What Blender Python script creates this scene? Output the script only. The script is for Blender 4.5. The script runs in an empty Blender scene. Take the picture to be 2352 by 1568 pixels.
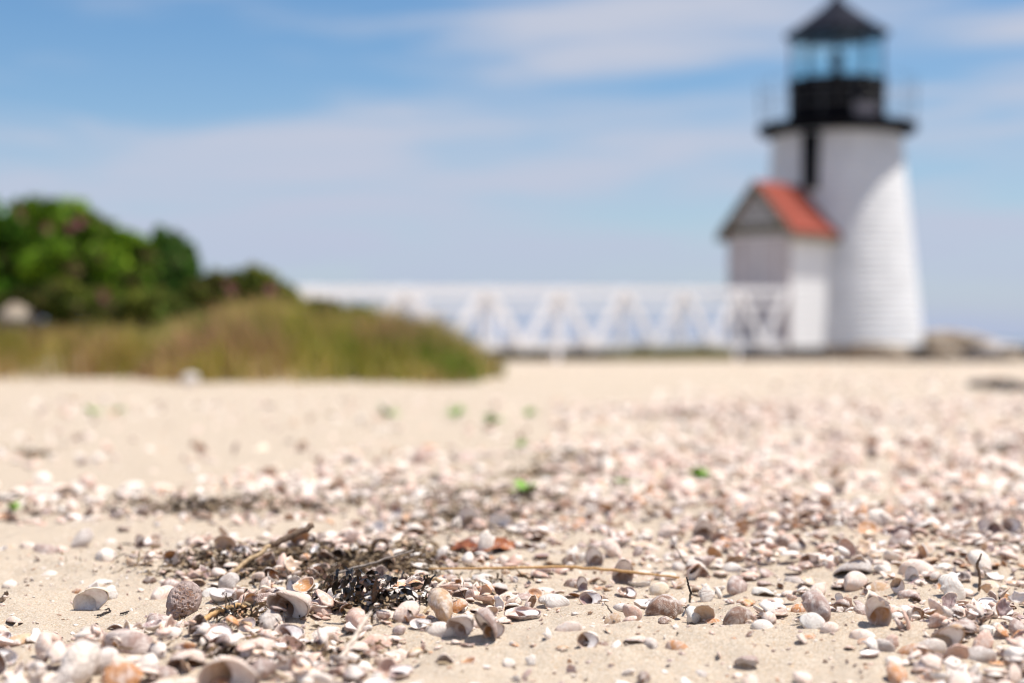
import bpy, math, random
import numpy as np
from mathutils import Matrix, Vector, Euler

R = math.radians
sc = bpy.context.scene
col = sc.collection
rng = np.random.default_rng(7)
random.seed(7)

# ------------------------------------------------------------------ camera
CAM_H = 0.35
FP = 3501.0            # focal length in the units of the 2351 px wide survey of the place
HV, CU = 775.0, 1175.5
cam_d = bpy.data.cameras.new('camera')
cam = bpy.data.objects.new('camera', cam_d)
col.objects.link(cam)
cam.location = (0, 0, CAM_H)
cam.rotation_euler = (R(90 - 0.147), 0, 0)
cam_d.lens = 35.0
cam_d.sensor_width = 23.5
cam_d.clip_start = 0.05
cam_d.clip_end = 20000
cam_d.dof.use_dof = True
cam_d.dof.focus_distance = 1.90
cam_d.dof.aperture_fstop = 1.4
cam_d.dof.aperture_blades = 0
sc.camera = cam

# ------------------------------------------------------------------ sky, sun, exposure
SUN_EL, SUN_AZ = 69.5, 83.5      # azimuth clockwise from the view direction (+Y)
sc.view_settings.view_transform = 'Standard'
sc.view_settings.look = 'None'
sc.view_settings.gamma = 1.0
sc.view_settings.use_curve_mapping = False
sc.view_settings.exposure = 0.60
sc.cycles.use_denoising = True
try:
    sc.cycles.denoiser = 'OPENIMAGEDENOISE'
except Exception:
    pass
sc.cycles.max_bounces = 8
sc.cycles.filter_width = 1.15
sc.cycles.caustics_reflective = False
sc.cycles.caustics_refractive = False

world = bpy.data.worlds.new('World')
sc.world = world
world.use_nodes = True
wn, wl = world.node_tree.nodes, world.node_tree.links
wn.clear()


def wmath(op, a, b=None, c=None, clamp=False):
    n = wn.new('ShaderNodeMath'); n.operation = op; n.use_clamp = clamp
    for i, x in enumerate((a, b, c)):
        if x is None:
            continue
        if isinstance(x, (int, float)):
            n.inputs[i].default_value = x
        else:
            wl.new(x, n.inputs[i])
    return n.outputs[0]


w_out = wn.new('ShaderNodeOutputWorld')
w_bg = wn.new('ShaderNodeBackground')
w_bg.inputs['Strength'].default_value = 0.078
sky = wn.new('ShaderNodeTexSky')
sky.sky_type = 'NISHITA'
sky.sun_disc = False
sky.sun_elevation = R(SUN_EL)
sky.sun_rotation = R(SUN_AZ)
sky.air_density = 1.0
sky.dust_density = 0.2
sky.ozone_density = 2.5
tc = wn.new('ShaderNodeTexCoord')
sep = wn.new('ShaderNodeSeparateXYZ')
wl.new(tc.outputs['Generated'], sep.inputs[0])
az = wmath('ARCTAN2', sep.outputs[0], sep.outputs[1])
el = wmath('ARCSINE', sep.outputs[2])
comb = wn.new('ShaderNodeCombineXYZ')
wl.new(wmath('MULTIPLY', az, 6.0), comb.inputs[0])
wl.new(wmath('ADD', wmath('MULTIPLY', el, 46.0), wmath('MULTIPLY', az, -1.0)), comb.inputs[1])
nz = wn.new('ShaderNodeTexNoise')
nz.inputs['Scale'].default_value = 1.0
nz.inputs['Detail'].default_value = 5.0
nz.inputs['Roughness'].default_value = 0.52
nz.inputs['Distortion'].default_value = 0.5
wl.new(comb.outputs[0], nz.inputs['Vector'])
cover = wmath('MULTIPLY', wmath('SUBTRACT', nz.outputs['Fac'], 0.5), 2.2)
# cloud banks seen in this part of the sky: (u, v, half width, half height, slope, amount)
BANKS = [(820, 320, 420, 42, 0.02, .55), (1500, 60, 420, 80, .10, .75), (300, 430, 620, 70, .06, .55),
         (1350, 375, 520, 50, .03, .50), (900, 480, 650, 60, .05, .40), (1300, 590, 650, 45, -.02, .42),
         (2200, 270, 330, 70, .05, .42), (2230, 560, 300, 60, 0.0, .42), (2300, 120, 260, 40, 0.1, .4), (1000, 150, 300, 40, -.25, .22),
         (600, 560, 420, 50, .0, .3), (300, 130, 620, 160, .1, -.65), (1350, 205, 480, 30, .03, -.40),
         (1450, 492, 420, 20, -.05, -.30), (2300, 45, 220, 30, .1, -.35), (2250, 400, 260, 30, .1, -.30), (2270, 730, 300, 45, 0, -.2)]
for (u, v, su, sv, slope, amt) in BANKS:
    a0, e0 = (u - CU) / FP, (HV - v) / FP
    da = wmath('SUBTRACT', az, a0)
    de = wmath('SUBTRACT', wmath('SUBTRACT', el, e0), wmath('MULTIPLY', da, slope))
    qa = wmath('POWER', wmath('ABSOLUTE', wmath('MULTIPLY', da, FP / su)), 2.0)
    qe = wmath('POWER', wmath('ABSOLUTE', wmath('MULTIPLY', de, FP / sv)), 2.0)
    g = wmath('EXPONENT', wmath('MULTIPLY', wmath('ADD', qa, qe), -1.0))
    cover = wmath('ADD', cover, wmath('MULTIPLY', g, amt))
cover = wmath('ADD', cover, 0.30)
mr = wn.new('ShaderNodeMapRange'); mr.interpolation_type = 'SMOOTHSTEP'
mr.inputs['From Min'].default_value = -0.15
mr.inputs['From Max'].default_value = 1.05
wl.new(cover, mr.inputs['Value'])
cmix = wn.new('ShaderNodeMix'); cmix.data_type = 'RGBA'
hs = wn.new('ShaderNodeHueSaturation')
hs.inputs['Saturation'].default_value = 1.30
hs.inputs['Value'].default_value = 0.98
wl.new(sky.outputs[0], hs.inputs['Color'])
wl.new(wmath('MULTIPLY', mr.outputs[0], 0.92), cmix.inputs['Factor'])
wl.new(hs.outputs[0], cmix.inputs['A'])
cmix.inputs['B'].default_value = (5.05, 5.25, 6.05, 1)
hz = wn.new('ShaderNodeMix'); hz.data_type = 'RGBA'      # blue-grey air low over the sea
wl.new(wmath('MULTIPLY', wmath('EXPONENT', wmath('MULTIPLY', wmath('MAXIMUM', el, 0.0), -11.0)), 0.92), hz.inputs['Factor'])
wl.new(cmix.outputs['Result'], hz.inputs['A'])
hz.inputs['B'].default_value = (3.55, 4.22, 6.0, 1)
wl.new(hz.outputs['Result'], w_bg.inputs['Color'])
wl.new(w_bg.outputs[0], w_out.inputs[0])

sun_d = bpy.data.lights.new('sun', 'SUN')
sun_d.energy = 4.2
sun_d.angle = R(0.53)
sun_d.color = (1.0, 0.945, 0.865)
sun = bpy.data.objects.new('sun', sun_d)
col.objects.link(sun)
sdir = Vector((math.cos(R(SUN_EL)) * math.sin(R(SUN_AZ)), math.cos(R(SUN_EL)) * math.cos(R(SUN_AZ)), math.sin(R(SUN_EL))))
sun.rotation_euler = sdir.to_track_quat('Z', 'Y').to_euler()
sun.location = (6, -4, 12)

# ------------------------------------------------------------------ helpers
_tab = np.random.default_rng(3).random((256, 256))


def vnoise(x, y, s, seed=0):
    """smooth value noise in -1..1"""
    x = np.asarray(x, float) / s + seed * 17.31
    y = np.asarray(y, float) / s + seed * 9.77
    xi, yi = np.floor(x).astype(int), np.floor(y).astype(int)
    fx, fy = x - xi, y - yi
    fx, fy = fx * fx * (3 - 2 * fx), fy * fy * (3 - 2 * fy)
    a, b = _tab[xi & 255, yi & 255], _tab[(xi + 1) & 255, yi & 255]
    c, d = _tab[xi & 255, (yi + 1) & 255], _tab[(xi + 1) & 255, (yi + 1) & 255]
    return 2 * ((a * (1 - fx) + b * fx) * (1 - fy) + (c * (1 - fx) + d * fx) * fy) - 1


def sstep(a, b, x):
    t = np.clip((np.asarray(x, float) - a) / (b - a), 0, 1)
    return t * t * (3 - 2 * t)


def flat(u, v):
    y = CAM_H * FP / (v - HV)
    return (u - CU) / FP * y, y


MOUNDS = []
for (u, v, ru, ry, hh) in [(840, 1425, 330, .13, .030), (250, 1520, 420, .12, .018), (1340, 1490, 300, .09, .017), (1900, 1452, 190, .07, .018),
                           (1540, 1398, 90, .06, -.010), (2200, 1470, 200, .09, .014), (200, 1385, 200, .12, .007),
                           (1420, 1470, 120, .05, .006), (640, 1290, 330, .22, .018), (1130, 1250, 260, .22, .02),
                           (1980, 1240, 420, .35, .022), (500, 1160, 330, .35, .02), (2080, 1560, 200, .08, .010), (1330, 1060, 160, .5, .03)]:
    x0, y0 = flat(u, v)
    MOUNDS.append((x0, y0, ru / FP * y0, ry, hh))


def gz(x, y):
    x = np.asarray(x, float); y = np.asarray(y, float)
    near = 1 - sstep(4.0, 9.0, y)
    z = near * (.0075 * vnoise(x, y, .21, 1) + .0056 * vnoise(x, y, .085, 2) + .0040 * vnoise(x, y, .036, 3) + .0018 * vnoise(x, y, .017, 6))
    z = z + .014 * (vnoise(x, y, 1.9, 4) - .3) * sstep(2.5, 6, y) + .010 * vnoise(x, y, .7, 5) * sstep(3.5, 7, y) * (1 - sstep(14, 22, y))
    for (x0, y0, rx, ry, hh) in MOUNDS:
        z = z + hh * np.exp(-((x - x0) / rx) ** 2 - ((y - y0) / ry) ** 2)
    # dune under the bushes
    edge = np.interp(x, [-7, -4.6, -3.2, -2.3, -.3], [12.9, 12.9, 12.5, 11.8, 12.1]) + .4 * vnoise(x, y, 1.0, 8)
    z = z + .42 * sstep(0, 2.8, y - edge) * sstep(-.1, -2.6, x) * (1 - sstep(19, 26, y))
    z = z - .14 * sstep(24, 33, y) * sstep(-3, 1, x)
    z = z - .035 * sstep(12, 24, y)
    z = z - 2.4 * sstep(37, 58, y) - 2.4 * sstep(40, 75, np.abs(x))
    return z


def gp(u, v):
    """the point of the sand where the survey line (u, v) meets it"""
    y = CAM_H * FP / (v - HV)
    for _ in range(8):
        x = (u - CU) / FP * y
        y = .5 * y + .5 * (CAM_H - float(gz(x, y))) * FP / (v - HV)
    x = (u - CU) / FP * y
    return x, y


def mk_mesh(name, V, F, mats, smooth=True, attrs=None, mat_idx=None):
    """V Nx3, F list of arrays (each Mx3 or Mx4)"""
    me = bpy.data.meshes.new(name)
    V = np.asarray(V, np.float32)
    Fs = [np.asarray(f, np.int32) for f in F if len(f)]
    me.vertices.add(len(V)); me.vertices.foreach_set('co', V.ravel())
    nl = sum(f.size for f in Fs); npoly = sum(len(f) for f in Fs)
    me.loops.add(nl); me.polygons.add(npoly)
    me.loops.foreach_set('vertex_index', np.concatenate([f.ravel() for f in Fs]))
    tot = np.concatenate([np.full(len(f), f.shape[1], np.int32) for f in Fs])
    st = np.concatenate([[0], np.cumsum(tot)[:-1]]).astype(np.int32)
    me.polygons.foreach_set('loop_start', st)
    if smooth:
        me.polygons.foreach_set('use_smooth', np.ones(npoly, bool))
    if mat_idx is not None:
        me.polygons.foreach_set('material_index', np.asarray(mat_idx, np.int32))
    for k, (typ, dom, data) in (attrs or {}).items():
        a = me.attributes.new(k, typ, dom)
        data = np.asarray(data, np.float32)
        if typ == 'FLOAT_COLOR':
            if data.shape[1] == 3:
                data = np.concatenate([data, np.ones((len(data), 1), np.float32)], 1)
            a.data.foreach_set('color', data.ravel())
        elif typ == 'FLOAT':
            a.data.foreach_set('value', data.ravel())
        elif typ == 'FLOAT_VECTOR':
            a.data.foreach_set('vector', data.ravel())
    me.update(calc_edges=True)
    for m in (mats if isinstance(mats, (list, tuple)) else [mats]):
        me.materials.append(m)
    return me


def link(name, me, parent=None, loc=None):
    o = bpy.data.objects.new(name, me)
    col.objects.link(o)
    if parent is not None:
        o.parent = parent
    if loc is not None:
        o.location = loc
    return o


def tag(o, label=None, cat=None, group=None, kind=None):
    for k, v in (('label', label), ('category', cat), ('group', group), ('kind', kind)):
        if v:
            o[k] = v
    return o


class MB:
    """collects simple solids into one mesh"""
    def __init__(s):
        s.v, s.f = [], []

    def add(s, v, f):
        b = len(s.v)
        s.v += [tuple(p) for p in v]
        s.f += [tuple(i + b for i in q) for q in f]
        return s

    def box(s, a, b, M=None):
        (x0, y0, z0), (x1, y1, z1) = a, b
        v = [Vector(p) for p in ((x0, y0, z0), (x1, y0, z0), (x1, y1, z0), (x0, y1, z0), (x0, y0, z1), (x1, y0, z1), (x1, y1, z1), (x0, y1, z1))]
        if M is not None:
            v = [M @ p for p in v]
        return s.add(v, [(3, 2, 1, 0), (4, 5, 6, 7), (0, 1, 5, 4), (1, 2, 6, 5), (2, 3, 7, 6), (3, 0, 4, 7)])

    def beam(s, p, q, wd, th):
        """box from p to q, wd in the vertical plane across it, th along y"""
        p, q = Vector(p), Vector(q)
        d = (q - p).normalized()
        side = Vector((d.y, -d.x, 0)).normalized() if abs(d.z) < .999 else Vector((1, 0, 0))
        n = d.cross(side).normalized(); t = n.cross(d).normalized()
        v = []
        for e in (p, q):
            for a, b in ((-1, -1), (1, -1), (1, 1), (-1, 1)):
                v.append(e + n * a * wd / 2 + t * b * th / 2)
        return s.add(v, [(3, 2, 1, 0), (4, 5, 6, 7), (0, 1, 5, 4), (1, 2, 6, 5), (2, 3, 7, 6), (3, 0, 4, 7)])

    def lathe(s, prof, n=48, cap=True):
        v = [(r * math.cos(2 * math.pi * k / n), r * math.sin(2 * math.pi * k / n), z) for r, z in prof for k in range(n)]
        f = [(i * n + k, i * n + (k + 1) % n, (i + 1) * n + (k + 1) % n, (i + 1) * n + k) for i in range(len(prof) - 1) for k in range(n)]
        if cap:
            f.append(tuple(range(n - 1, -1, -1)))
            f.append(tuple((len(prof) - 1) * n + k for k in range(n)))
        return s.add(v, f)

    def tube(s, pts, rad, n=7):
        pts = [Vector(p) for p in pts]
        rad = rad if hasattr(rad, '__len__') else [rad] * len(pts)
        v, f = [], []
        up = Vector((.31, .17, .93))
        for i, p in enumerate(pts):
            d = (pts[min(i + 1, len(pts) - 1)] - pts[max(i - 1, 0)]).normalized()
            a = d.cross(up).normalized(); b = d.cross(a).normalized()
            for k in range(n):
                t = 2 * math.pi * k / n
                v.append(p + (a * math.cos(t) + b * math.sin(t)) * rad[i])
        for i in range(len(pts) - 1):
            for k in range(n):
                f.append((i * n + k, i * n + (k + 1) % n, (i + 1) * n + (k + 1) % n, (i + 1) * n + k))
        f.append(tuple(range(n - 1, -1, -1))); f.append(tuple((len(pts) - 1) * n + k for k in range(n)))
        return s.add(v, f)

    def build(s, name, mat, parent=None, loc=None, smooth=False):
        me = bpy.data.meshes.new(name)
        me.from_pydata([tuple(p) for p in s.v], [], s.f)
        if smooth:
            me.polygons.foreach_set('use_smooth', [len(p.vertices) < 7 for p in me.polygons])
        me.update()
        me.materials.append(mat)
        return link(name, me, parent, loc)


def empty(name, loc=(0, 0, 0), rz=0):
    o = bpy.data.objects.new(name, None)
    col.objects.link(o)
    o.location = loc; o.rotation_euler = (0, 0, rz)
    o.empty_display_size = .1
    return o


# ------------------------------------------------------------------ materials
class MT:
    def __init__(s, name):
        s.m = bpy.data.materials.new(name); s.m.use_nodes = True
        s.n, s.l = s.m.node_tree.nodes, s.m.node_tree.links
        s.b = s.n['Principled BSDF']

    def put(s, inp, x):
        if isinstance(x, (int, float)):
            inp.default_value = x
        elif isinstance(x, tuple):
            inp.default_value = x if len(x) == len(inp.default_value) else (*x, 1)
        else:
            s.l.new(x, inp)

    def math(s, op, a, b=None, clamp=False):
        n = s.n.new('ShaderNodeMath'); n.operation = op; n.use_clamp = clamp
        s.put(n.inputs[0], a)
        if b is not None:
            s.put(n.inputs[1], b)
        return n.outputs[0]

    def noise(s, vec, scale, detail=3, rough=.55, dist=0):
        n = s.n.new('ShaderNodeTexNoise')
        n.inputs['Scale'].default_value = scale; n.inputs['Detail'].default_value = detail
        n.inputs['Roughness'].default_value = rough; n.inputs['Distortion'].default_value = dist
        if vec is not None:
            s.l.new(vec, n.inputs['Vector'])
        return n.outputs['Fac']

    def voro(s, vec, scale, feature='F1', out='Color'):
        n = s.n.new('ShaderNodeTexVoronoi'); n.feature = feature
        n.inputs['Scale'].default_value = scale
        if vec is not None:
            s.l.new(vec, n.inputs['Vector'])
        return n.outputs[out]

    def ramp(s, x, a, b, lo=0., hi=1.):
        n = s.n.new('ShaderNodeMapRange'); n.interpolation_type = 'SMOOTHSTEP'
        s.put(n.inputs['Value'], x)
        n.inputs['From Min'].default_value = a; n.inputs['From Max'].default_value = b
        n.inputs['To Min'].default_value = lo; n.inputs['To Max'].default_value = hi
        return n.outputs[0]

    def mix(s, f, a, b, mode='MIX'):
        n = s.n.new('ShaderNodeMix'); n.data_type = 'RGBA'; n.blend_type = mode
        s.put(n.inputs['Factor'], f); s.put(n.inputs['A'], a); s.put(n.inputs['B'], b)
        return n.outputs['Result']

    def crgb(s, f, stops):
        n = s.n.new('ShaderNodeValToRGB'); s.put(n.inputs[0], f)
        e = n.color_ramp.elements
        while len(e) < len(stops):
            e.new(.5)
        for q, (p, c) in zip(e, stops):
            q.position = p; q.color = (*c, 1)
        return n.outputs[0]

    def bump(s, h, strength, dist):
        n = s.n.new('ShaderNodeBump'); n.inputs['Strength'].default_value = strength
        n.inputs['Distance'].default_value = dist; s.l.new(h, n.inputs['Height'])
        return n.outputs[0]

    def coord(s, which='Object'):
        return s.n.new('ShaderNodeTexCoord').outputs[which]

    def attr(s, name, typ='GEOMETRY', out='Color'):
        n = s.n.new('ShaderNodeAttribute'); n.attribute_type = typ; n.attribute_name = name
        return n.outputs[out]

    def vadd(s, a, b):
        n = s.n.new('ShaderNodeVectorMath'); n.operation = 'ADD'; s.put(n.inputs[0], a); s.put(n.inputs[1], b)
        return n.outputs[0]

    def fin(s, color, rough=.6, normal=None, spec=.3, metal=0.):
        s.put(s.b.inputs['Base Color'], color); s.put(s.b.inputs['Roughness'], rough)
        s.b.inputs['Specular IOR Level'].default_value = spec
        s.b.inputs['Metallic'].default_value = metal
        if normal is not None:
            s.l.new(normal, s.b.inputs['Normal'])
        return s.m


def paint(name, c, rough=.5, var=.10, scale=6, spec=.3):
    t = MT(name); co = t.coord()
    f = t.ramp(t.noise(co, scale, 5), .3, .7)
    d = tuple(x * (1 - var) for x in c)
    return t.fin(t.mix(f, d, c), t.ramp(f, 0, 1, rough + .08, rough - .05), t.bump(t.noise(co, scale * 14, 3), .15, .004), spec)


# sand: pale quartz with tan, orange and dark grains
t = MT('sand'); co = t.coord()
big = t.ramp(t.noise(co, 1.1, 6, .65), .3, .7)
mid = t.ramp(t.noise(co, 14, 4), .3, .7)
base = t.mix(big, (.475, .385, .285), (.515, .43, .33))
base = t.mix(t.math('MULTIPLY', mid, .5), base, (.42, .335, .24))
g1 = t.voro(co, 620)
gs = t.n.new('ShaderNodeSeparateColor'); t.l.new(g1, gs.inputs[0])
grain = t.crgb(gs.outputs[0], [(0, (.10, .06, .04)), (.08, (.32, .21, .13)), (.28, (.44, .355, .265)), (.62, (.52, .435, .345)), (.84, (.86, .78, .68)), (.95, (.62, .36, .16))])
g2 = t.voro(co, 1500)
gs2 = t.n.new('ShaderNodeSeparateColor'); t.l.new(g2, gs2.inputs[0])
grain = t.mix(.35, grain, t.crgb(gs2.outputs[1], [(0, (.20, .14, .09)), (.3, (.43, .34, .25)), (.9, (.78, .71, .62))]))
colr = t.mix(.62, base, grain)
dk = t.ramp(t.noise(co, 260, 2, .5), .69, .74)
colr = t.mix(t.math('MULTIPLY', dk, .7), colr, (.17, .12, .085))
hgt = t.math('ADD', t.math('MULTIPLY', t.voro(co, 620, 'F1', 'Distance'), -.9), t.math('MULTIPLY', t.noise(co, 110, 4, .7), 2.4))
M_sand = t.fin(colr, .82, t.bump(hgt, .6, .0026), .25)

t = MT('water'); co = t.coord()
M_water = t.fin((.035, .085, .13), .12, t.bump(t.noise(co, 1.6, 5), .25, .12), .5)


def shell_mat(name, litter, inside):
    t = MT(name)
    if litter:
        base = t.attr('tint'); vec = t.attr('place', out='Vector'); s = t.attr('growth', out='Fac')
        inner = t.attr('inner')
    else:
        oi = t.n.new('ShaderNodeObjectInfo')
        base = oi.outputs['Color']
        inner = t.attr('inner', 'OBJECT')
        off = t.math('MULTIPLY', oi.outputs['Random'], 37.0)
        cb = t.n.new('ShaderNodeCombineXYZ')
        for i in range(3):
            t.l.new(off, cb.inputs[i])
        vec = t.vadd(t.coord(), cb.outputs[0]); s = t.attr('growth', out='Fac')
    blot = t.ramp(t.noise(vec, 3.2, 5, .6, .8), .40, .66)
    fine = t.noise(vec, 16, 5, .65)
    wob = t.math('ADD', t.math('MULTIPLY', s, 46.0), t.math('MULTIPLY', t.noise(vec, 5, 3), 7.0))
    ring = t.math('SINE', wob)
    ring2 = t.math('SINE', t.math('MULTIPLY', wob, 3.1))
    if inside:
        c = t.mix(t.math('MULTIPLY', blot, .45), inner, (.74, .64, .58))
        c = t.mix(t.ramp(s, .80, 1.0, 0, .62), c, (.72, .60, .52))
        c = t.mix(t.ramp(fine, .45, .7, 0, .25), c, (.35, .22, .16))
        return t.fin(c, .33, t.bump(ring, .10, .01), .45)
    dark = t.mix(1.0, base, (.70, .56, .50), 'MULTIPLY')
    c = t.mix(t.math('MULTIPLY', blot, .65), base, (.86, .79, .73))
    c = t.mix(t.math('MULTIPLY', t.ramp(ring, .1, 1, 0, .50), t.ramp(t.noise(vec, 2.3, 2), .42, .62)), c, dark)
    c = t.mix(t.ramp(fine, .50, .72, 0, .55), c, dark)
    c = t.mix(t.ramp(ring2, .3, 1, 0, .15), c, (.85, .77, .71))
    spk = t.ramp(t.voro(vec, 9, 'F1', 'Distance'), .09, .05)
    c = t.mix(t.math('MULTIPLY', spk, t.ramp(t.noise(vec, 1.7, 1), .5, .6, 0, .8)), c, (.10, .06, .05))
    h = t.math('ADD', t.math('MULTIPLY', ring, .10), t.math('ADD', t.math('MULTIPLY', fine, 1.6), t.math('MULTIPLY', ring2, .2)))
    return t.fin(c, .52, t.bump(h, .42, .018 if not litter else .0007), .35)


M_shell = shell_mat('shell_outside', False, False)
M_shell_in = shell_mat('shell_inside', False, True)
M_lit = shell_mat('litter_outside', True, False)
M_lit_in = shell_mat('litter_inside', True, True)
t = MT('shell_shelf'); co = t.coord()
M_shelf = t.fin(t.mix(t.ramp(t.noise(co, 5, 4), .35, .7), (.80, .75, .72), (.62, .52, .49)), .3, t.bump(t.noise(co, 20, 3), .1, .01), .5)

t = MT('seaweed_black'); co = t.coord()
M_weed = t.fin(t.mix(t.ramp(t.noise(co, 60, 3), .45, .62), (.016, .011, .008), (.085, .040, .020)), .28, t.bump(t.noise(co, 300, 3), .4, .002), .6)
t = MT('dry_eelgrass')
M_eel = t.fin(t.attr('tint'), .65, None, .25)
t = MT('kelp'); co = t.coord()
M_kelp = t.fin(t.mix(t.ramp(t.noise(co, 40, 4), .35, .65), (.20, .055, .02), (.36, .13, .05)), .35, t.bump(t.noise(co, 120, 3), .5, .003), .5)


def wood(name, a, b, sc_=(60, 60, 6)):
    t = MT(name); co = t.coord()
    mp = t.n.new('ShaderNodeMapping'); t.l.new(co, mp.inputs[0]); mp.inputs['Scale'].default_value = sc_
    f = t.noise(mp.outputs[0], 4, 4)
    return t.fin(t.mix(t.ramp(f, .3, .7), a, b), .65, t.bump(f, .4, .001), .25)


M_reed = wood('dry_reed', (.30, .20, .11), (.50, .36, .21))
M_reed_dark = wood('dark_reed', (.10, .065, .045), (.24, .165, .11))
M_orange = wood('orange_stalk', (.46, .25, .09), (.60, .38, .18))
M_greystick = wood('grey_stick', (.16, .13, .11), (.32, .27, .23))
M_paletwig = wood('pale_twig', (.60, .48, .38), (.76, .66, .56))
M_blacktwig = wood('black_twig', (.02, .016, .014), (.06, .045, .04))
t = MT('seedling_leaf'); co = t.coord()
M_seed = t.fin(t.mix(t.noise(co, 60, 3), (.15, .33, .03), (.26, .42, .08)), .5, None, .2)


def leafmat(name):
    t = MT(name)
    c = t.attr('tint')
    t.fin(c, .65, None, .08)
    tr = t.n.new('ShaderNodeBsdfTranslucent'); t.l.new(c, tr.inputs[0])
    mx = t.n.new('ShaderNodeMixShader'); mx.inputs[0].default_value = .25
    t.l.new(t.b.outputs[0], mx.inputs[1]); t.l.new(tr.outputs[0], mx.inputs[2])
    t.l.new(mx.outputs[0], t.n['Material Output'].inputs[0])
    return t.m


M_leaf = leafmat('rose_leaf')
M_grass = leafmat('dune_grass')
M_petal = paint('petal', (.50, .17, .21), .5, .2, 30)
M_cane = paint('rose_cane', (.13, .085, .055), .8, .3, 30)
M_white = paint('white_paint', (.74, .74, .745), .5, .12, 2.2)
M_whiteshed = paint('white_shed_paint', (.85, .85, .85), .5, .05, 3)
M_black = paint('black_iron', (.004, .0045, .007), .75, .3, 5, .04)
M_roofblue = paint('lantern_roof', (.010, .012, .024), .75, .25, 4, .08)
M_red = paint('red_shingle', (.32, .062, .036), .8, .35, 9)
M_olive = paint('olive_trim', (.16, .14, .105), .7, .2, 6)  # dark olive-grey trim colour
M_shaded_white = paint('shaded_white_paint', (.52, .46, .455), .55, .12, 4)  # white door paint, greyed to carry the shade on the gable front
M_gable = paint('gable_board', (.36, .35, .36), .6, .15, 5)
M_rail = paint('rail_iron', (.09, .10, .12), .45, .2, 8, .5)
M_lens = paint('lens_housing', (.05, .035, .055), .3, .3, 6, .5)
M_highlight = paint('grey_highlight', (.20, .18, .20), .4, .2, 6)  # pale highlight on the black wall, put into the colour
M_bridge = paint('bridge_paint', (.80, .79, .80), .5, .08, 5)
t = MT('lantern_glass')
t.b.inputs['Base Color'].default_value = (.78, .92, .94, 1)
t.b.inputs['Roughness'].default_value = .02
t.b.inputs['Transmission Weight'].default_value = 1.0
t.b.inputs['IOR'].default_value = 1.45
M_glass = t.m


def stone(name, a, b):
    t = MT(name); co = t.coord()
    f = t.noise(co, 3.5, 6, .6)
    return t.fin(t.mix(t.ramp(f, .35, .65), a, b), .85, t.bump(t.noise(co, 9, 6, .65), .7, .05), .2)


M_rock = stone('granite_tan', (.26, .20, .145), (.40, .34, .27))
M_rock_dark_shade = stone('granite_dark_shade', (.030, .026, .022), (.075, .062, .052))  # dark granite, made blacker for the shadow under the porch
M_rock_p = stone('granite_pale', (.36, .32, .30), (.48, .44, .42))

# ------------------------------------------------------------------ sand sheet and sea
fx = np.arange(-.95, .9501, .0062)
ox = .95 + np.cumsum(np.geomspace(.012, 22, 66))
xs = np.concatenate([-ox[::-1], fx, ox])
fy = np.arange(1.30, 2.5, .0062)
oy = 2.5 * np.exp(np.arange(1, 260) * .0135)
ys = np.concatenate([np.linspace(-60, -2, 12), np.linspace(-1.5, 1.25, 14), fy, oy[oy < 70], [90, 130, 200]])
gx, gy = np.meshgrid(xs, ys)
V = np.stack([gx, gy, gz(gx, gy)], -1).reshape(-1, 3)
nx, ny = len(xs), len(ys)
ii = np.arange((nx - 1) * (ny - 1)); r_, c_ = ii // (nx - 1), ii % (nx - 1)
q = r_ * nx + c_
beach = link('beach', mk_mesh('beach', V, [np.stack([q, q + 1, q + 1 + nx, q + nx], 1)], M_sand))
tag(beach, 'pale tan shell-strewn sand sloping to the lighthouse', 'beach', kind='structure')
mb = MB()
mb.add([(-9000, -9000, -1.45), (9000, -9000, -1.45), (9000, 9000, -1.45), (-9000, 9000, -1.45)], [(0, 1, 2, 3)])
tag(mb.build('sea', M_water), 'calm blue sea behind the lighthouse', 'sea', kind='structure')

# ------------------------------------------------------------------ lighthouse
LX, LY = 7.235, 34.0
S34 = 34.0 / FP
Z34 = lambda v: CAM_H + (HV - v) * S34
lh = tag(empty('lighthouse', (LX, LY, 0)), 'short white shingled lighthouse with black lantern room and red-roofed entry porch', 'lighthouse')
zb, zt, rb, rt = Z34(792), Z34(312), 1.88, 1.40
MB().lathe([(rb - .03, zb - .02), (rt - .03, zt)], 64).build('tower_core', M_white, lh, smooth=True)
NC = 33
for i in range(NC):
    a, b = i / NC, (i + 1) / NC
    r0, r1 = rb + (rt - rb) * a, rb + (rt - rb) * b
    z0, z1 = zb + (zt - zb) * a, zb + (zt - zb) * b
    MB().lathe([(r0 - .02, z0), (r0 + .013, z0), (r0 + .013, z0 + .010), (r1 + .002, z1 - .002), (r1 - .02, z1 - .002)], 64, cap=False).build('shingle_course', M_white, lh, smooth=True)
MB().lathe([(1.36, Z34(318)), (1.50, Z34(312) - .002), (1.72, Z34(308)), (1.75, Z34(302)), (1.75, Z34(292)), (1.70, Z34(290))], 64).build('gallery_deck', M_black, lh, smooth=False)
NP = 10
MB().lathe([(1.10, Z34(290)), (1.10, Z34(285)), (1.07, Z34(284)), (1.07, Z34(196)), (1.10, Z34(195)), (1.10, Z34(189))], NP * 2).build('lantern_wall', M_black, lh)
zg0, zg1 = Z34(189), Z34(86)
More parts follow.
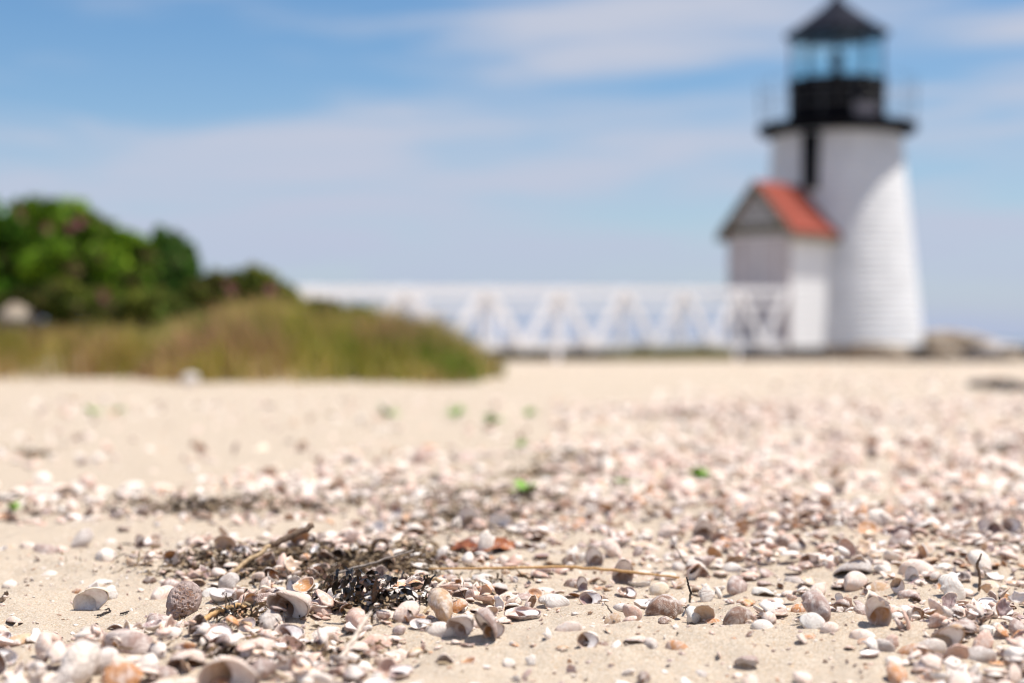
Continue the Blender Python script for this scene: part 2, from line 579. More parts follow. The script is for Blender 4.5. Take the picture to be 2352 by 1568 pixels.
for k in range(NP):
    a0, a1 = 2 * math.pi * k / NP + .1, 2 * math.pi * (k + 1) / NP + .1
    p0, p1 = Vector((math.cos(a0), math.sin(a0), 0)), Vector((math.cos(a1), math.sin(a1), 0))
    o0, o1, i0, i1 = p0 * 1.03, p1 * 1.03, p0 * 1.022, p1 * 1.022
    m = MB()
    vv = [(o0.x, o0.y, zg0), (o1.x, o1.y, zg0), (i1.x, i1.y, zg0), (i0.x, i0.y, zg0), (o0.x, o0.y, zg1), (o1.x, o1.y, zg1), (i1.x, i1.y, zg1), (i0.x, i0.y, zg1)]
    m.add(vv, [(3, 2, 1, 0), (4, 5, 6, 7), (0, 1, 5, 4), (1, 2, 6, 5), (2, 3, 7, 6), (3, 0, 4, 7)])
    m.build('pane', M_glass, lh)
    MB().tube([(p0.x * 1.03, p0.y * 1.03, zg0), (p0.x * 1.03, p0.y * 1.03, zg1)], .026, 6).build('mullion', M_black, lh)
MB().lathe([(1.02, zg1 + .002), (1.14, zg1 + .01), (1.16, zg1 + .05), (1.04, zg1 + .12), (.74, zg1 + .32), (.42, zg1 + .56), (.20, zg1 + .74), (.10, zg1 + .86), (.085, zg1 + .93)], 20).build('lantern_roof', M_roofblue, lh)
MB().lathe([(.02, zg1 + .92), (.10, zg1 + .95), (.135, zg1 + 1.03), (.10, zg1 + 1.12), (.03, zg1 + 1.16), (.012, zg1 + 1.45)], 16).build('finial', M_roofblue, lh, smooth=True)
MB().lathe([(.22, zg0 - .05), (.22, zg0 + .14), (.11, zg0 + .2), (.11, zg0 + .36), (.15, zg0 + .42), (.15, zg0 + .58), (.08, zg0 + .64)], 20).build('lens', M_lens, lh, smooth=True)
zr0, zr1 = Z34(290), Z34(193)
for k in range(16):
    a = 2 * math.pi * k / 16
    MB().tube([(1.70 * math.cos(a), 1.70 * math.sin(a), zr0), (1.74 * math.cos(a), 1.74 * math.sin(a), zr1)], .008, 5).build('railing_post', M_rail, lh)
for zz in (.33, .66, 1.0):
    z = zr0 + (zr1 - zr0) * zz
    pts = [(1.735 * math.cos(2 * math.pi * k / 40), 1.735 * math.sin(2 * math.pi * k / 40), z) for k in range(41)]
    MB().tube(pts, .008, 5).build('railing', M_rail, lh)
# grey block in place of a highlight on the lantern wall, dark window below the gallery
a = R(-66)
Mx = Matrix.Rotation(a + R(90), 4, 'Z')
MB().box((-.30, -1.095, Z34(284)), (.30, -1.03, Z34(252)), Mx).build('highlight_block', M_highlight, lh)
a = R(-123)
Mx = Matrix.Rotation(a + R(90), 4, 'Z')
wd = MB().box((-.17, -1.60, Z34(445)), (.17, -1.38, Z34(322)), Mx).build('window', M_black, lh)
MB().box((-.21, -1.62, Z34(449)), (.21, -1.45, Z34(446)), Mx).build('sill', M_olive, wd)
# foundation ring
for k in range(22):
    a0 = 2 * math.pi * k / 22
    Mx = Matrix.Rotation(a0, 4, 'Z')
    MB().box((-.26, -1.90 - .04 * random.random(), zb - .5), (.26, -1.45, zb - .01 - .02 * random.random()), Mx).build('foundation_stone', M_rock_dark_shade if k % 5 in (0, 3) else M_rock, lh)

# entry porch: frame turned so its gable looks past the camera's shoulder
PA = Matrix.Rotation(R(-42), 4, 'Z')
ZP = lambda v: CAM_H + (HV - v) * 31.6 / FP
W2, YF, YB = .70, -3.16, -.9
pz0, pze, pzr = ZP(797), ZP(546), ZP(418)
sl = (pzr - ZP(538)) / (W2 + .22)
pze = pzr - sl * W2 - .03
porch = MB()
porch.add([PA @ Vector(p) for p in ((-W2, YF, pz0), (W2, YF, pz0), (W2, YB, pz0), (-W2, YB, pz0), (-W2, YF, pze), (W2, YF, pze), (W2, YB, pze), (-W2, YB, pze), (0, YF, pzr - .04), (0, YB, pzr - .04))],
          [(3, 2, 1, 0), (0, 1, 5, 4), (1, 2, 6, 5), (2, 3, 7, 6), (3, 0, 4, 7), (4, 5, 8), (6, 7, 9), (5, 6, 9, 8), (7, 4, 8, 9)])
porch = porch.build('porch', M_whiteshed, lh)
nb = 17
for s in (-1, 1):
    for i in range(nb):
        z0 = pz0 + (pze - pz0) * i / nb; z1 = pz0 + (pze - pz0) * (i + 1) / nb
        x0, x1 = s * (W2 + .002), s * (W2 + .026)
        v = [(x0, YF + .06, z0), (x1, YF + .06, z0), (x1, YB, z0), (x0, YB, z0), (x0, YF + .06, z1 - .003), (s * (W2 + .008), YF + .06, z1 - .003), (s * (W2 + .008), YB, z1 - .003), (x0, YB, z1 - .003)]
        MB().add([PA @ Vector(p) for p in v], [(3, 2, 1, 0), (4, 5, 6, 7), (0, 1, 5, 4), (1, 2, 6, 5), (2, 3, 7, 6), (3, 0, 4, 7)]).build('clapboard', M_whiteshed, porch)
for s in (-1, 1):
    MB().box((s * W2 - .05, YF - .03, pz0), (s * W2 + .05, YF + .055, pze - .02), PA).build('corner_board', M_shaded_white, porch)
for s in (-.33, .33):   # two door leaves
    d = MB().box((s - .30, YF - .03, pz0 + .08), (s + .30, YF - .004, pze - .28), PA).build('door', M_shaded_white, porch)
    MB().box((s - .2, YF - .045, pz0 + .25), (s + .2, YF - .031, pz0 + .95), PA).build('door_panel', M_shaded_white, porch)
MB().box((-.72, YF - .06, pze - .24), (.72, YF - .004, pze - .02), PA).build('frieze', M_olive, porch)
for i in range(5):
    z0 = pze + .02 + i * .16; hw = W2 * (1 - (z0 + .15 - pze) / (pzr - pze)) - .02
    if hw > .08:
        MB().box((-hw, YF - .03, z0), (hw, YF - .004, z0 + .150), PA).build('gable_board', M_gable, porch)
# roof: seven red shingle courses on each slope, dark edge boards
ov = .22
for s in (-1, 1):
    for i in range(7):
        a0, a1 = i / 7, (i + 1) / 7
        X = lambda q: s * (W2 + ov) * (1 - q)
        Zr = lambda q: pzr - sl * (W2 + ov) * (1 - q) + .0
        lift0, lift1 = .06, .035
        y0, y1 = YF - .16, YB
        v = [(X(a0), y0, Zr(a0)), (X(a1), y0, Zr(a1)), (X(a1), y1, Zr(a1)), (X(a0), y1, Zr(a0)),
             (X(a0), y0, Zr(a0) + lift0), (X(a1), y0, Zr(a1) + lift1), (X(a1), y1, Zr(a1) + lift1), (X(a0), y1, Zr(a0) + lift0)]
        MB().add([PA @ Vector(p) for p in v], [(3, 2, 1, 0), (4, 5, 6, 7), (0, 1, 5, 4), (1, 2, 6, 5), (2, 3, 7, 6), (3, 0, 4, 7)]).build('roof_shingle_course', M_red, porch)
    p0 = PA @ Vector((s * .0, YF - .19, pzr - .06)); p1 = PA @ Vector((s * (W2 + ov), YF - .19, pzr - sl * (W2 + ov) - .06))
    mbb = MB(); d = (p1 - p0).normalized(); nn = Vector((0, 0, 1)); tt = PA.to_3x3() @ Vector((0, 1, 0))
    v = []
    for e in (p0, p1):
        for aa, bb in ((-.09, -.025), (.09, -.025), (.09, .025), (-.09, .025)):
            v.append(e + nn * aa + tt * bb)
    mbb.add(v, [(3, 2, 1, 0), (4, 5, 6, 7), (0, 1, 5, 4), (1, 2, 6, 5), (2, 3, 7, 6), (3, 0, 4, 7)]).build('barge_board', M_olive, porch)
    xe = s * (W2 + ov); ze = pzr - sl * (W2 + ov)
    MB().box((min(xe, xe - s * .05), YF - .15, ze - .12), (max(xe, xe - s * .05), YB, ze - .004), PA).build('eave_board', M_olive, porch)
for k in range(5):
    MB().box((-.72 + k * .3, YF - .05 - .05 * (k % 2), pz0 - .4), (-.44 + k * .3, YF + .4, pz0 - .005), PA).build('foundation_stone', M_rock_dark_shade, porch)
for k in range(7):
    MB().box((W2 - .35, YF + .42 + k * .3, pz0 - .4), (W2 + .03 + .03 * (k % 2), YF + .70 + k * .3, pz0 - .005), PA).build('foundation_stone', M_rock_dark_shade, porch)

# ------------------------------------------------------------------ footbridge (runs straight out from the porch door)
fb = tag(empty('footbridge', (LX, LY, 0)), 'long white wooden footbridge with zigzag railings leading to the porch', 'footbridge')
PER, NPER = 1.80, 8
FBY = YF - .02
ztop = lambda q: 1.36 - .022 * q
zbot = lambda q: .10 + .004 * q


def slab(name, x0, x1, s0, s1, zt0, zt1, th):
    """board from distance s0 to s1 along the walk, top at zt0..zt1"""
    v = [(x0, FBY - s0, zt0 - th), (x1, FBY - s0, zt0 - th), (x1, FBY - s1, zt1 - th), (x0, FBY - s1, zt1 - th),
         (x0, FBY - s0, zt0), (x1, FBY - s0, zt0), (x1, FBY - s1, zt1), (x0, FBY - s1, zt1)]
    return MB().add([PA @ Vector(p) for p in v], [(3, 2, 1, 0), (4, 5, 6, 7), (0, 1, 5, 4), (1, 2, 6, 5), (2, 3, 7, 6), (3, 0, 4, 7)]).build(name, M_bridge, fb)


for sx in (.70, -.70):
    LEN = PER * NPER
    sg = 1 if sx > 0 else -1
    slab('top_rail', sx - .06, sx + .06, .1, LEN, ztop(0), ztop(LEN), .13)
    slab('middle_rail', sx - .02, sx + .02, .1, LEN, ztop(0) - .30, ztop(LEN) - .26, .07)
    slab('stringer', sx - .03, sx + .03, .1, LEN, zbot(0) + .16, zbot(LEN) + .16, .14)
    for k in range(NPER):
        if sx < 0:
            slab('post', sx - .04, sx + .04, (k + 1) * PER + .06, (k + 1) * PER + .14, ztop((k + 1) * PER) - .14, ztop((k + 1) * PER) - .14, 1.6)
            continue
        q0, q1, q2 = k * PER + .1, (k + .5) * PER + .1, (k + 1) * PER + .1
        xo = sx + sg * .05
        MB().beam(PA @ Vector((xo, FBY - q0, ztop(q0) - .03)), PA @ Vector((xo, FBY - q1, zbot(q1) + .03)), .15, .04).build('diagonal', M_bridge, fb)
        MB().beam(PA @ Vector((xo + sg * .045, FBY - q1, zbot(q1) + .03)), PA @ Vector((xo + sg * .045, FBY - q2, ztop(q2) - .03)), .15, .04).build('diagonal', M_bridge, fb)
        slab('post', sx - .05, sx + .05, q2 - .05, q2 + .05, ztop(q2) - .14, ztop(q2) - .14, 1.6)
for k in range(int(LEN / .3)):
    slab('deck_plank', -.65, .65, .12 + k * .3, .40 + k * .3, zbot(0) + .20, zbot(0) + .20, .04)


# ------------------------------------------------------------------ rocks
def ico(sub):
    import bmesh
    bm = bmesh.new(); bmesh.ops.create_icosphere(bm, subdivisions=sub, radius=1)
    v = np.array([p.co[:] for p in bm.verts]); f = np.array([[q.index for q in p.verts] for p in bm.faces]); bm.free()
    return v, f


IV, IF = ico(3)


def boulder(x, y, sx, sy, sz, mat, label, seed, name='boulder', sink=.25):
    r = np.random.default_rng(seed)
    v = IV.copy()
    for _ in range(15):      # chop flat facets
        n = r.normal(size=3); n /= np.linalg.norm(n); d = r.uniform(.52, .88)
        h = v @ n - d
        v = v - np.outer(np.clip(h, 0, None), n) * .92
    v *= 1 + .05 * vnoise(v[:, 0] + v[:, 2], v[:, 1] - v[:, 2], .35, seed)[:, None]
    v *= (sx, sy, sz)
    z = float(gz(x, y))
    o = link(name, mk_mesh(name, v, [IF], mat, smooth=False), None, (x, y, z + sz * (1 - sink) * .8))
    return tag(o, label, 'rock', 'rocks around the lighthouse')


def at34(u, y):
    return (u - CU) / FP * y


boulder(at34(2010, 31.2), 31.2, .75, .5, .30, M_rock, 'low tan boulder in front of the tower base', 1)
boulder(at34(2100, 31.5), 31.5, .42, .4, .25, M_rock_dark_shade, 'dark brown boulder below the right corner of the tower', 2)
boulder(at34(1775, 29.6), 29.6, .50, .35, .19, M_rock_dark_shade, 'shadow-black boulder under the porch door beside the bridge end', 3)
boulder(at34(1868, 30.2), 30.2, .60, .35, .16, M_rock_dark_shade, 'shadow-dark flat boulder under the porch side wall', 4)
boulder(at34(2185, 33.5), 33.5, 1.1, .7, .46, M_rock, 'large tan boulder just right of the tower', 5)
boulder(at34(2165, 31.8), 31.8, .5, .45, .27, M_rock, 'small tan boulder right of the dark brown one', 16)
boulder(at34(2275, 33.2), 33.2, 1.0, .6, .33, M_rock_p, 'pale grey boulder second to the right of the tower', 6)
boulder(at34(2255, 31.0), 31.0, .6, .4, .16, M_rock_dark_shade, 'low dark green-grey boulder before the pale boulder', 7)
boulder(at34(2345, 31.5), 31.5, .5, .5, .27, M_rock_dark_shade, 'dark boulder at the far right end of the rocks', 8)
boulder(at34(2320, 31.2), 31.2, .45, .4, .18, M_rock, 'small orange-tan boulder beside the last dark boulder', 9)
boulder(at34(2285, 10.8), 10.8, .22, .18, .05, M_rock_dark_shade, 'flat dark stone half sunk in the shells far right', 10, 'beach_stone', .5)
boulder(at34(2330, 9.9), 9.9, .16, .15, .05, M_rock_dark_shade, 'smaller flat dark stone at the right edge of the beach', 11, 'beach_stone', .5)
boulder(at34(42, 14.5), 14.5, .22, .2, .22, M_rock, 'pale boulder in the dune grass below the dark bush', 112, sink=0)

# ------------------------------------------------------------------ rose bushes
def bush(name, label, blobs, nleaf, base_xy, seed, flowers=(), tints=((.085, .18, .012), (.19, .33, .025), (.04, .07, .012)), leaf=.055, canes=6):
    r = np.random.default_rng(seed)
    bx, by = base_xy; bz = float(gz(bx, by))
    o = tag(empty(name, (bx, by, bz)), label, 'bush', 'rose bushes on the dune')
    more = []
    for b0 in blobs:            # shoots and lobes break the outline
        for _ in range(9):
            dv = r.normal(size=3); dv[2] = abs(dv[2]) * 1.1 - .2; dv /= np.linalg.norm(dv); q_ = r.uniform(.16, .42)
            more.append((b0[0] + dv[0] * b0[3] * .95, b0[1] + dv[1] * b0[4] * .95, b0[2] + dv[2] * b0[5] * .95, b0[3] * q_, b0[4] * q_, b0[5] * q_ * 1.25))
    blobs = [(b0[0], b0[1], b0[2], b0[3] * .88, b0[4] * .88, b0[5] * .88) for b0 in blobs] + more
    vol = np.array([b[3] * b[4] * b[5] for b in blobs]); pick = r.choice(len(blobs), nleaf, p=vol ** .7 / (vol ** .7).sum())
    d = r.normal(size=(nleaf, 3)); d /= np.linalg.norm(d, axis=1)[:, None]
    rad = r.uniform(.25, 1, nleaf) ** .45
    B = np.array(blobs)[pick]
    lump = 1 + .28 * vnoise(d[:, 0] + d[:, 2] * 1.3, d[:, 1] - d[:, 2] + pick, .45, seed)
    P = B[:, :3] + d * B[:, 3:6] * (rad * lump)[:, None]
    P[:, 0] -= bx; P[:, 1] -= by; P[:, 2] = np.maximum(P[:, 2] - bz, .02)
    nrm = d * .6 + r.normal(size=(nleaf, 3)) * .6 + (0, 0, .35); nrm /= np.linalg.norm(nrm, axis=1)[:, None]
    a = np.cross(nrm, r.normal(size=(nleaf, 3))); a /= np.linalg.norm(a, axis=1)[:, None]
    b = np.cross(nrm, a)
    L = (leaf * r.uniform(.6, 1.3, nleaf))[:, None]
    V = np.stack([P - a * L, P + b * L * .5 - nrm * L * .12, P + a * L, P - b * L * .5 - nrm * L * .12], 1).reshape(-1, 3)
    q = np.arange(nleaf) * 4
    F = np.concatenate([np.stack([q, q + 1, q + 2], 1), np.stack([q, q + 2, q + 3], 1)])
    T = np.array(tints); w = r.random(nleaf)
    c = (T[0] + (T[1] - T[0]) * w[:, None]) * 1.12
    dark = r.random(nleaf) < .16
    c[dark] = T[2]
    cl = vnoise(P[:, 0] + .7 * P[:, 1], P[:, 2] * 1.2 + P[:, 1], .30, seed + 2) + .35 * r.normal(size=nleaf)
    c[cl > .55] = (.13, .095, .04)
    c[cl < -.6] = np.array(T[1]) * (1.35, 1.15, 1.0)
    c = np.repeat(c, 4, 0)
    link('foliage', mk_mesh('foliage', V, [F], M_leaf, False, {'tint': ('FLOAT_COLOR', 'POINT', c)}), o)
    o.children[-1]['kind'] = 'stuff'
    for k in range(canes):
        b0 = blobs[k % len(blobs)]
        tip = Vector((b0[0] - bx + r.uniform(-.5, .5) * b0[3], b0[1] - by + r.uniform(-.5, .5) * b0[4], b0[2] - bz + b0[5] * r.uniform(.2, .8)))
        root = Vector((tip.x * .3 + r.uniform(-.1, .1), tip.y * .3, -.05))
        mid = (root + tip) / 2 + Vector((r.uniform(-.1, .1), r.uniform(-.1, .1), .05))
        MB().tube([root, (root + mid) / 2, mid, (mid + tip) / 2, tip], [.016, .014, .012, .009, .005], 6).build('cane', M_cane, o, smooth=True)
    for (fx_, fy_, fz_) in flowers:
        fl = MB()
        for j in range(5):
            an = 2 * math.pi * j / 5 + r.random()
            cx, cy = math.cos(an), math.sin(an)
            f0 = Vector((fx_ - bx, fy_ - by, fz_ - bz))
            A = Vector((cx, -.5, cy)) * .044; Bv = Vector((-cy, 0, cx)) * .032
            fl.add([f0, f0 + A * .6 + Bv, f0 + A + Bv * .4 + Vector((0, -.02, 0)), f0 + A - Bv * .4 + Vector((0, -.02, 0)), f0 + A * .6 - Bv], [(0, 1, 2, 3, 4)])
        fl.build('flower', M_petal, o)
    return o


def W(u, v, y):
    return ((u - CU) / FP * y, y, CAM_H + (HV - v) * y / FP)


def blob(u, v, y, ru, rv, rd=None):
    x, yy, z = W(u, v, y)
    return (x, yy, z, ru * y / FP, (rd or ru) * y / FP, rv * y / FP)


bush('rose_bush', 'tall bright green rose bush with pink flowers, rising highest above the dune',
     [blob(135, 520, 15.2, 75, 70), blob(215, 555, 15.2, 75, 65), blob(280, 600, 15.3, 65, 60), blob(175, 630, 15.0, 110, 80), blob(290, 665, 15.2, 60, 60), blob(90, 610, 15.4, 60, 80), blob(120, 690, 15.0, 60, 50)],
     13000, (-4.2, 15.2), 21, [W(165, 522, 14.75), W(110, 525, 14.8), W(188, 508, 14.8), W(240, 560, 14.85), W(245, 672, 14.6)])
bush('rose_bush', 'dark green rose bush cut by the left edge, beside the tallest bush',
     [blob(5, 555, 15.6, 65, 85), blob(-90, 560, 15.8, 90, 100), blob(20, 640, 15.4, 60, 70), blob(-60, 660, 15.4, 90, 80), blob(30, 690, 15.0, 75, 45)],
     8000, (-5.1, 15.6), 22, [W(55, 495, 15.2), W(45, 480, 15.3)], tints=((.05, .14, .010), (.10, .23, .02), (.025, .06, .008)))
bush('rose_bush', 'narrow rounded dark green bush standing apart from the tall one',
     [blob(402, 580, 15.8, 46, 50), blob(405, 640, 15.6, 52, 60), blob(370, 680, 15.5, 50, 50), blob(430, 690, 15.5, 45, 50)],
     6000, (-3.4, 15.8), 23, tints=((.05, .12, .018), (.09, .18, .03), (.04, .06, .02)))
bush('rose_bush', 'low sprawling green bush with two pink flowers behind the tan grass',
     [blob(530, 670, 15.6, 60, 45), blob(600, 665, 15.5, 55, 48), blob(480, 700, 15.4, 60, 45), blob(660, 710, 15.3, 55, 35), blob(640, 690, 15.4, 40, 30)],
     6000, (-2.6, 15.5), 24, [W(528, 655, 14.9), W(622, 660, 14.9), W(630, 668, 14.95), W(535, 668, 14.9)], tints=((.10, .13, .02), (.16, .20, .035), (.12, .09, .045)))
bush('rose_bush', 'small light green bush at the lower right end of the rose thicket',
     [blob(740, 720, 15.0, 45, 28), blob(800, 735, 14.9, 50, 25), blob(690, 735, 15.0, 50, 30)],
     2600, (-1.8, 15.0), 25, tints=((.10, .15, .02), (.16, .22, .035), (.12, .10, .04)))
bush('rose_bush', 'shaded mid-green undergrowth bush below the tall bush and above the grass',
     [blob(170, 700, 14.7, 90, 45), blob(300, 715, 14.6, 100, 45), blob(420, 735, 14.6, 70, 35), blob(50, 700, 14.9, 80, 38), blob(-30, 715, 14.9, 70, 40)],
     6000, (-3.9, 14.7), 26, [W(240, 680, 14.2)], tints=((.09, .125, .02), (.15, .19, .035), (.09, .075, .03)))


# ------------------------------------------------------------------ dune grass
def grass(name, label, pts, hts, tint, seed, lean=.45, width=.006):
    r = np.random.default_rng(seed)
    n = len(pts)
    x, y = pts[:, 0], pts[:, 1]
    z = gz(x, y)
    an = r.uniform(0, 2 * np.pi, n); le = r.uniform(.05, lean, n)
    dx, dy = np.cos(an) * le, np.sin(an) * le
    wa = r.uniform(0, np.pi, n); wx, wy = np.cos(wa) * width, np.sin(wa) * width
    rows = []
    for t_, ws in ((0, 1), (.45, .9), (.8, .55)):
        cx, cy, cz = x + dx * hts * t_ ** 1.7, y + dy * hts * t_ ** 1.7, z + hts * t_ * (1 - .25 * le * t_)
        rows += [np.stack([cx - wx * ws, cy - wy * ws, cz], 1), np.stack([cx + wx * ws, cy + wy * ws, cz], 1)]
    rows.append(np.stack([x + dx * hts * 1.1, y + dy * hts * 1.1, z + hts * (1 - .3 * le)], 1))
    V = np.stack(rows, 1).reshape(-1, 3)
    q = np.arange(n) * 7
    F4 = np.concatenate([np.stack([q, q + 1, q + 3, q + 2], 1), np.stack([q + 2, q + 3, q + 5, q + 4], 1)])
    F3 = np.stack([q + 4, q + 5, q + 6], 1)
    o = link(name, mk_mesh(name, V, [F4, F3], M_grass, False, {'tint': ('FLOAT_COLOR', 'POINT', np.repeat(tint, 7, 0))}))
    return tag(o, label, 'grass', kind='stuff')


r = np.random.default_rng(31)
n = 66000
gx_ = r.uniform(-7.2, .0, n); gy_ = r.uniform(11.2, 17.2, n)
edge = .3 + np.interp(gx_, [-7, -4.6, -3.2, -2.3, -.3], [12.9, 12.9, 12.5, 11.8, 12.1]) + .4 * vnoise(gx_, gy_, 1.0, 8) + .45 * vnoise(gx_, gy_, .35, 11) - .22 * r.exponential(1, n)
xr = -.10 + .15 * vnoise(gx_, gy_, .4, 12) - (gy_ - 12.2) * .05
k = (gy_ > edge) & (gx_ < xr) & (r.random(n) < .55 + .45 * vnoise(gx_, gy_, .3, 13))
gpts = np.stack([gx_, gy_], 1)[k]
lump = vnoise(gpts[:, 0], gpts[:, 1], .75, 14)
lump2 = vnoise(gpts[:, 0], gpts[:, 1], .33, 17)
u_ = CU + gpts[:, 0] / gpts[:, 1] * FP
topv = np.interp(u_, [-300, 0, 250, 350, 480, 560, 640, 740, 850, 960, 1050, 1130], [722, 728, 735, 740, 700, 675, 672, 705, 700, 712, 752, 812])
ztop = CAM_H + (HV - topv) / FP * gpts[:, 1]
ht = np.clip(ztop - gz(gpts[:, 0], gpts[:, 1]), .10, 1.2) * r.uniform(.55, 1.05, len(gpts)) * (1 + .38 * lump2)
ht *= sstep(0, 1.0, gpts[:, 1] - np.interp(gpts[:, 0], [-7, -4.6, -3.2, -2.3, -.3], [12.7, 12.7, 12.3, 11.6, 11.9])) * .6 + .4
tan = np.array((.72, .50, .24)); olive = np.array((.36, .31, .06)); brown = np.array((.42, .25, .14)); green = np.array((.16, .22, .03))
w = np.clip(.36 + .8 * lump + .35 * r.normal(size=len(gpts)), 0, 1)[:, None]
tint = (tan * w + olive * (1 - w)) * (1 + .35 * lump2)[:, None] * .92
b_ = (vnoise(gpts[:, 0], gpts[:, 1], .55, 15) + .3 * r.normal(size=len(gpts)) > .35)
tint[b_] = brown * r.uniform(.7, 1.2, b_.sum())[:, None]
g_ = (vnoise(gpts[:, 0], gpts[:, 1], .5, 16) + .25 * r.normal(size=len(gpts)) > .38)
tint[g_] = green
grass('dune_grass', 'tan and olive beach grass covering the low dune below the bushes', gpts, ht, tint, 32, .7)
n = 9000
gx_ = r.uniform(-1.5, 4.6, n); gy_ = r.uniform(26.5, 33.5, n)
pts = np.stack([gx_, gy_], 1)
pts = pts[pts[:, 0] / pts[:, 1] < .142 + .004 * vnoise(gx_, gy_, .5, 3)]
n = len(pts)
w = r.random((n, 1))
grass('bridge_grass', 'strip of short green grass on the sand under the footbridge', pts, r.uniform(.18, .34, n), np.array((.13, .15, .03)) * w + np.array((.26, .22, .08)) * (1 - w), 33, .6, .011)


# ------------------------------------------------------------------ shells: shapes
def outline(kind, th, r):
    if kind == 'slipper':
        return .5 * np.cos(th), r['asp'] * np.sin(th) * (1 + .13 * np.cos(th))
    if kind == 'clam':
        return .5 * np.cos(th), .40 * np.sin(th) * (1 - .10 * np.sin(th)) + .02
    w_ = 1 + .10 * np.sin(2 * th + 1) + .08 * np.sin(3 * th + r['ph'])
    return .5 * np.cos(th) * w_, .44 * np.sin(th) * w_


def dome_z(kind, x, y, rho, r):
    if kind == 'slipper':
        return r['H'] * np.clip(1 - rho ** 2.3, 0, 1) ** .78
    if kind == 'clam':
        return r['H'] * np.clip(1 - rho ** 2.0, 0, 1) ** .85
    return r['H'] * np.clip(1 - rho ** 1.8, 0, 1)


def grid_shell(kind, nseg, nring, r, thick=.05):
    """returns V, quads, tris, growth, inside flags (per face), outside faces first"""
    th = np.arange(nseg) / nseg * 2 * np.pi
    sh = {'slipper': (-.20, .05), 'clam': (0, .17), 'jingle': (0, .08)}[kind]
    A = {'slipper': (-.47, .07), 'clam': (.02, .36), 'jingle': (0, .40)}[kind]
    rings = (np.arange(1, nring + 1) / nring) ** .8
    layers = []
    for layer in range(2 if thick else 1):
        k = 1 if layer == 0 else 1 - thick
        vs = [[sh[0] * k, sh[1] * k, r['H'] * (1 if layer == 0 else 1 - 1.3 * thick)]]
        for rho in rings:
            ox_, oy_ = outline(kind, th, r)
            nick = np.ones(nseg)
            for (c0, cw, cd) in r.get('chip', ()):
                nick -= cd * np.exp(-(((th - c0 + np.pi) % (2 * np.pi) - np.pi) / cw) ** 2)
            nick = 1 - (1 - np.clip(nick, .6, 1)) * rho ** 4
            ox_, oy_ = ox_ * nick, oy_ * nick
            x = (rho * ox_ + sh[0] * (1 - rho ** 1.3)) * k; y = (rho * oy_ + sh[1] * (1 - rho ** 1.3)) * k
            z = dome_z(kind, x, y, rho, r) * (1 if layer == 0 else 1 - 1.3 * thick)
            z = z + r['wave'] * np.sin(2 * th + r['ph']) * rho ** 3 + .5 * r['wave'] * np.sin(5 * th + 2 * r['ph']) * rho ** 4
            lum = r['lum'] * vnoise(x + r['ph'], y, .22, 40)
            z = z + lum * (1 - rho ** 3)
            if kind == 'slipper':   # beak of the oldest part hangs over one end
                bk = np.exp(-((x - A[0] * .86) ** 2 + (y - A[1]) ** 2) / .012)
                x = x - .05 * bk; z = z + .03 * bk * (1 - rho ** 4)
            vs += np.stack([x, y, z], 1).tolist()
        layers.append(vs)
    V = np.array(sum(layers, []))
    n1 = 1 + nseg * nring
    Q, T, iq, it = [], [], [], []
    for L in range(len(layers)):
        b = L * n1
        for k in range(nseg):
            a, c = b + 1 + k, b + 1 + (k + 1) % nseg
            T.append((b, a, c) if L == 0 else (b, c, a)); it.append(L)
            for j in range(nring - 1):
                p, q2, p2, q3 = b + 1 + j * nseg + k, b + 1 + j * nseg + (k + 1) % nseg, b + 1 + (j + 1) * nseg + k, b + 1 + (j + 1) * nseg + (k + 1) % nseg
                Q.append((p, p2, q3, q2) if L == 0 else (p, q2, q3, p2)); iq.append(L)
    if len(layers) == 2:
        o1 = 1 + (nring - 1) * nseg
        for k in range(nseg):
            k2 = (k + 1) % nseg
            Q.append((o1 + k, n1 + o1 + k, n1 + o1 + k2, o1 + k2)); iq.append(0)
    # growth coordinate: how far from the beak towards the margin
    P = V[:, :2] - A
    dd = np.linalg.norm(P, axis=1) + 1e-6
    dirv = P / dd[:, None]
    a_, b_ = .5, (r['asp'] if kind == 'slipper' else .42)
    qa = (dirv[:, 0] / a_) ** 2 + (dirv[:, 1] / b_) ** 2
    qb = 2 * (A[0] * dirv[:, 0] / a_ ** 2 + A[1] * dirv[:, 1] / b_ ** 2)
    qc = (A[0] / a_) ** 2 + (A[1] / b_) ** 2 - 1
    tt = (-qb + np.sqrt(np.maximum(qb * qb - 4 * qa * qc, 1e-6))) / (2 * qa)
    s = np.clip(dd / np.maximum(tt, 1e-3), 0, 1)
    return V, np.array(Q), np.array(T), s, np.array(iq), np.array(it)


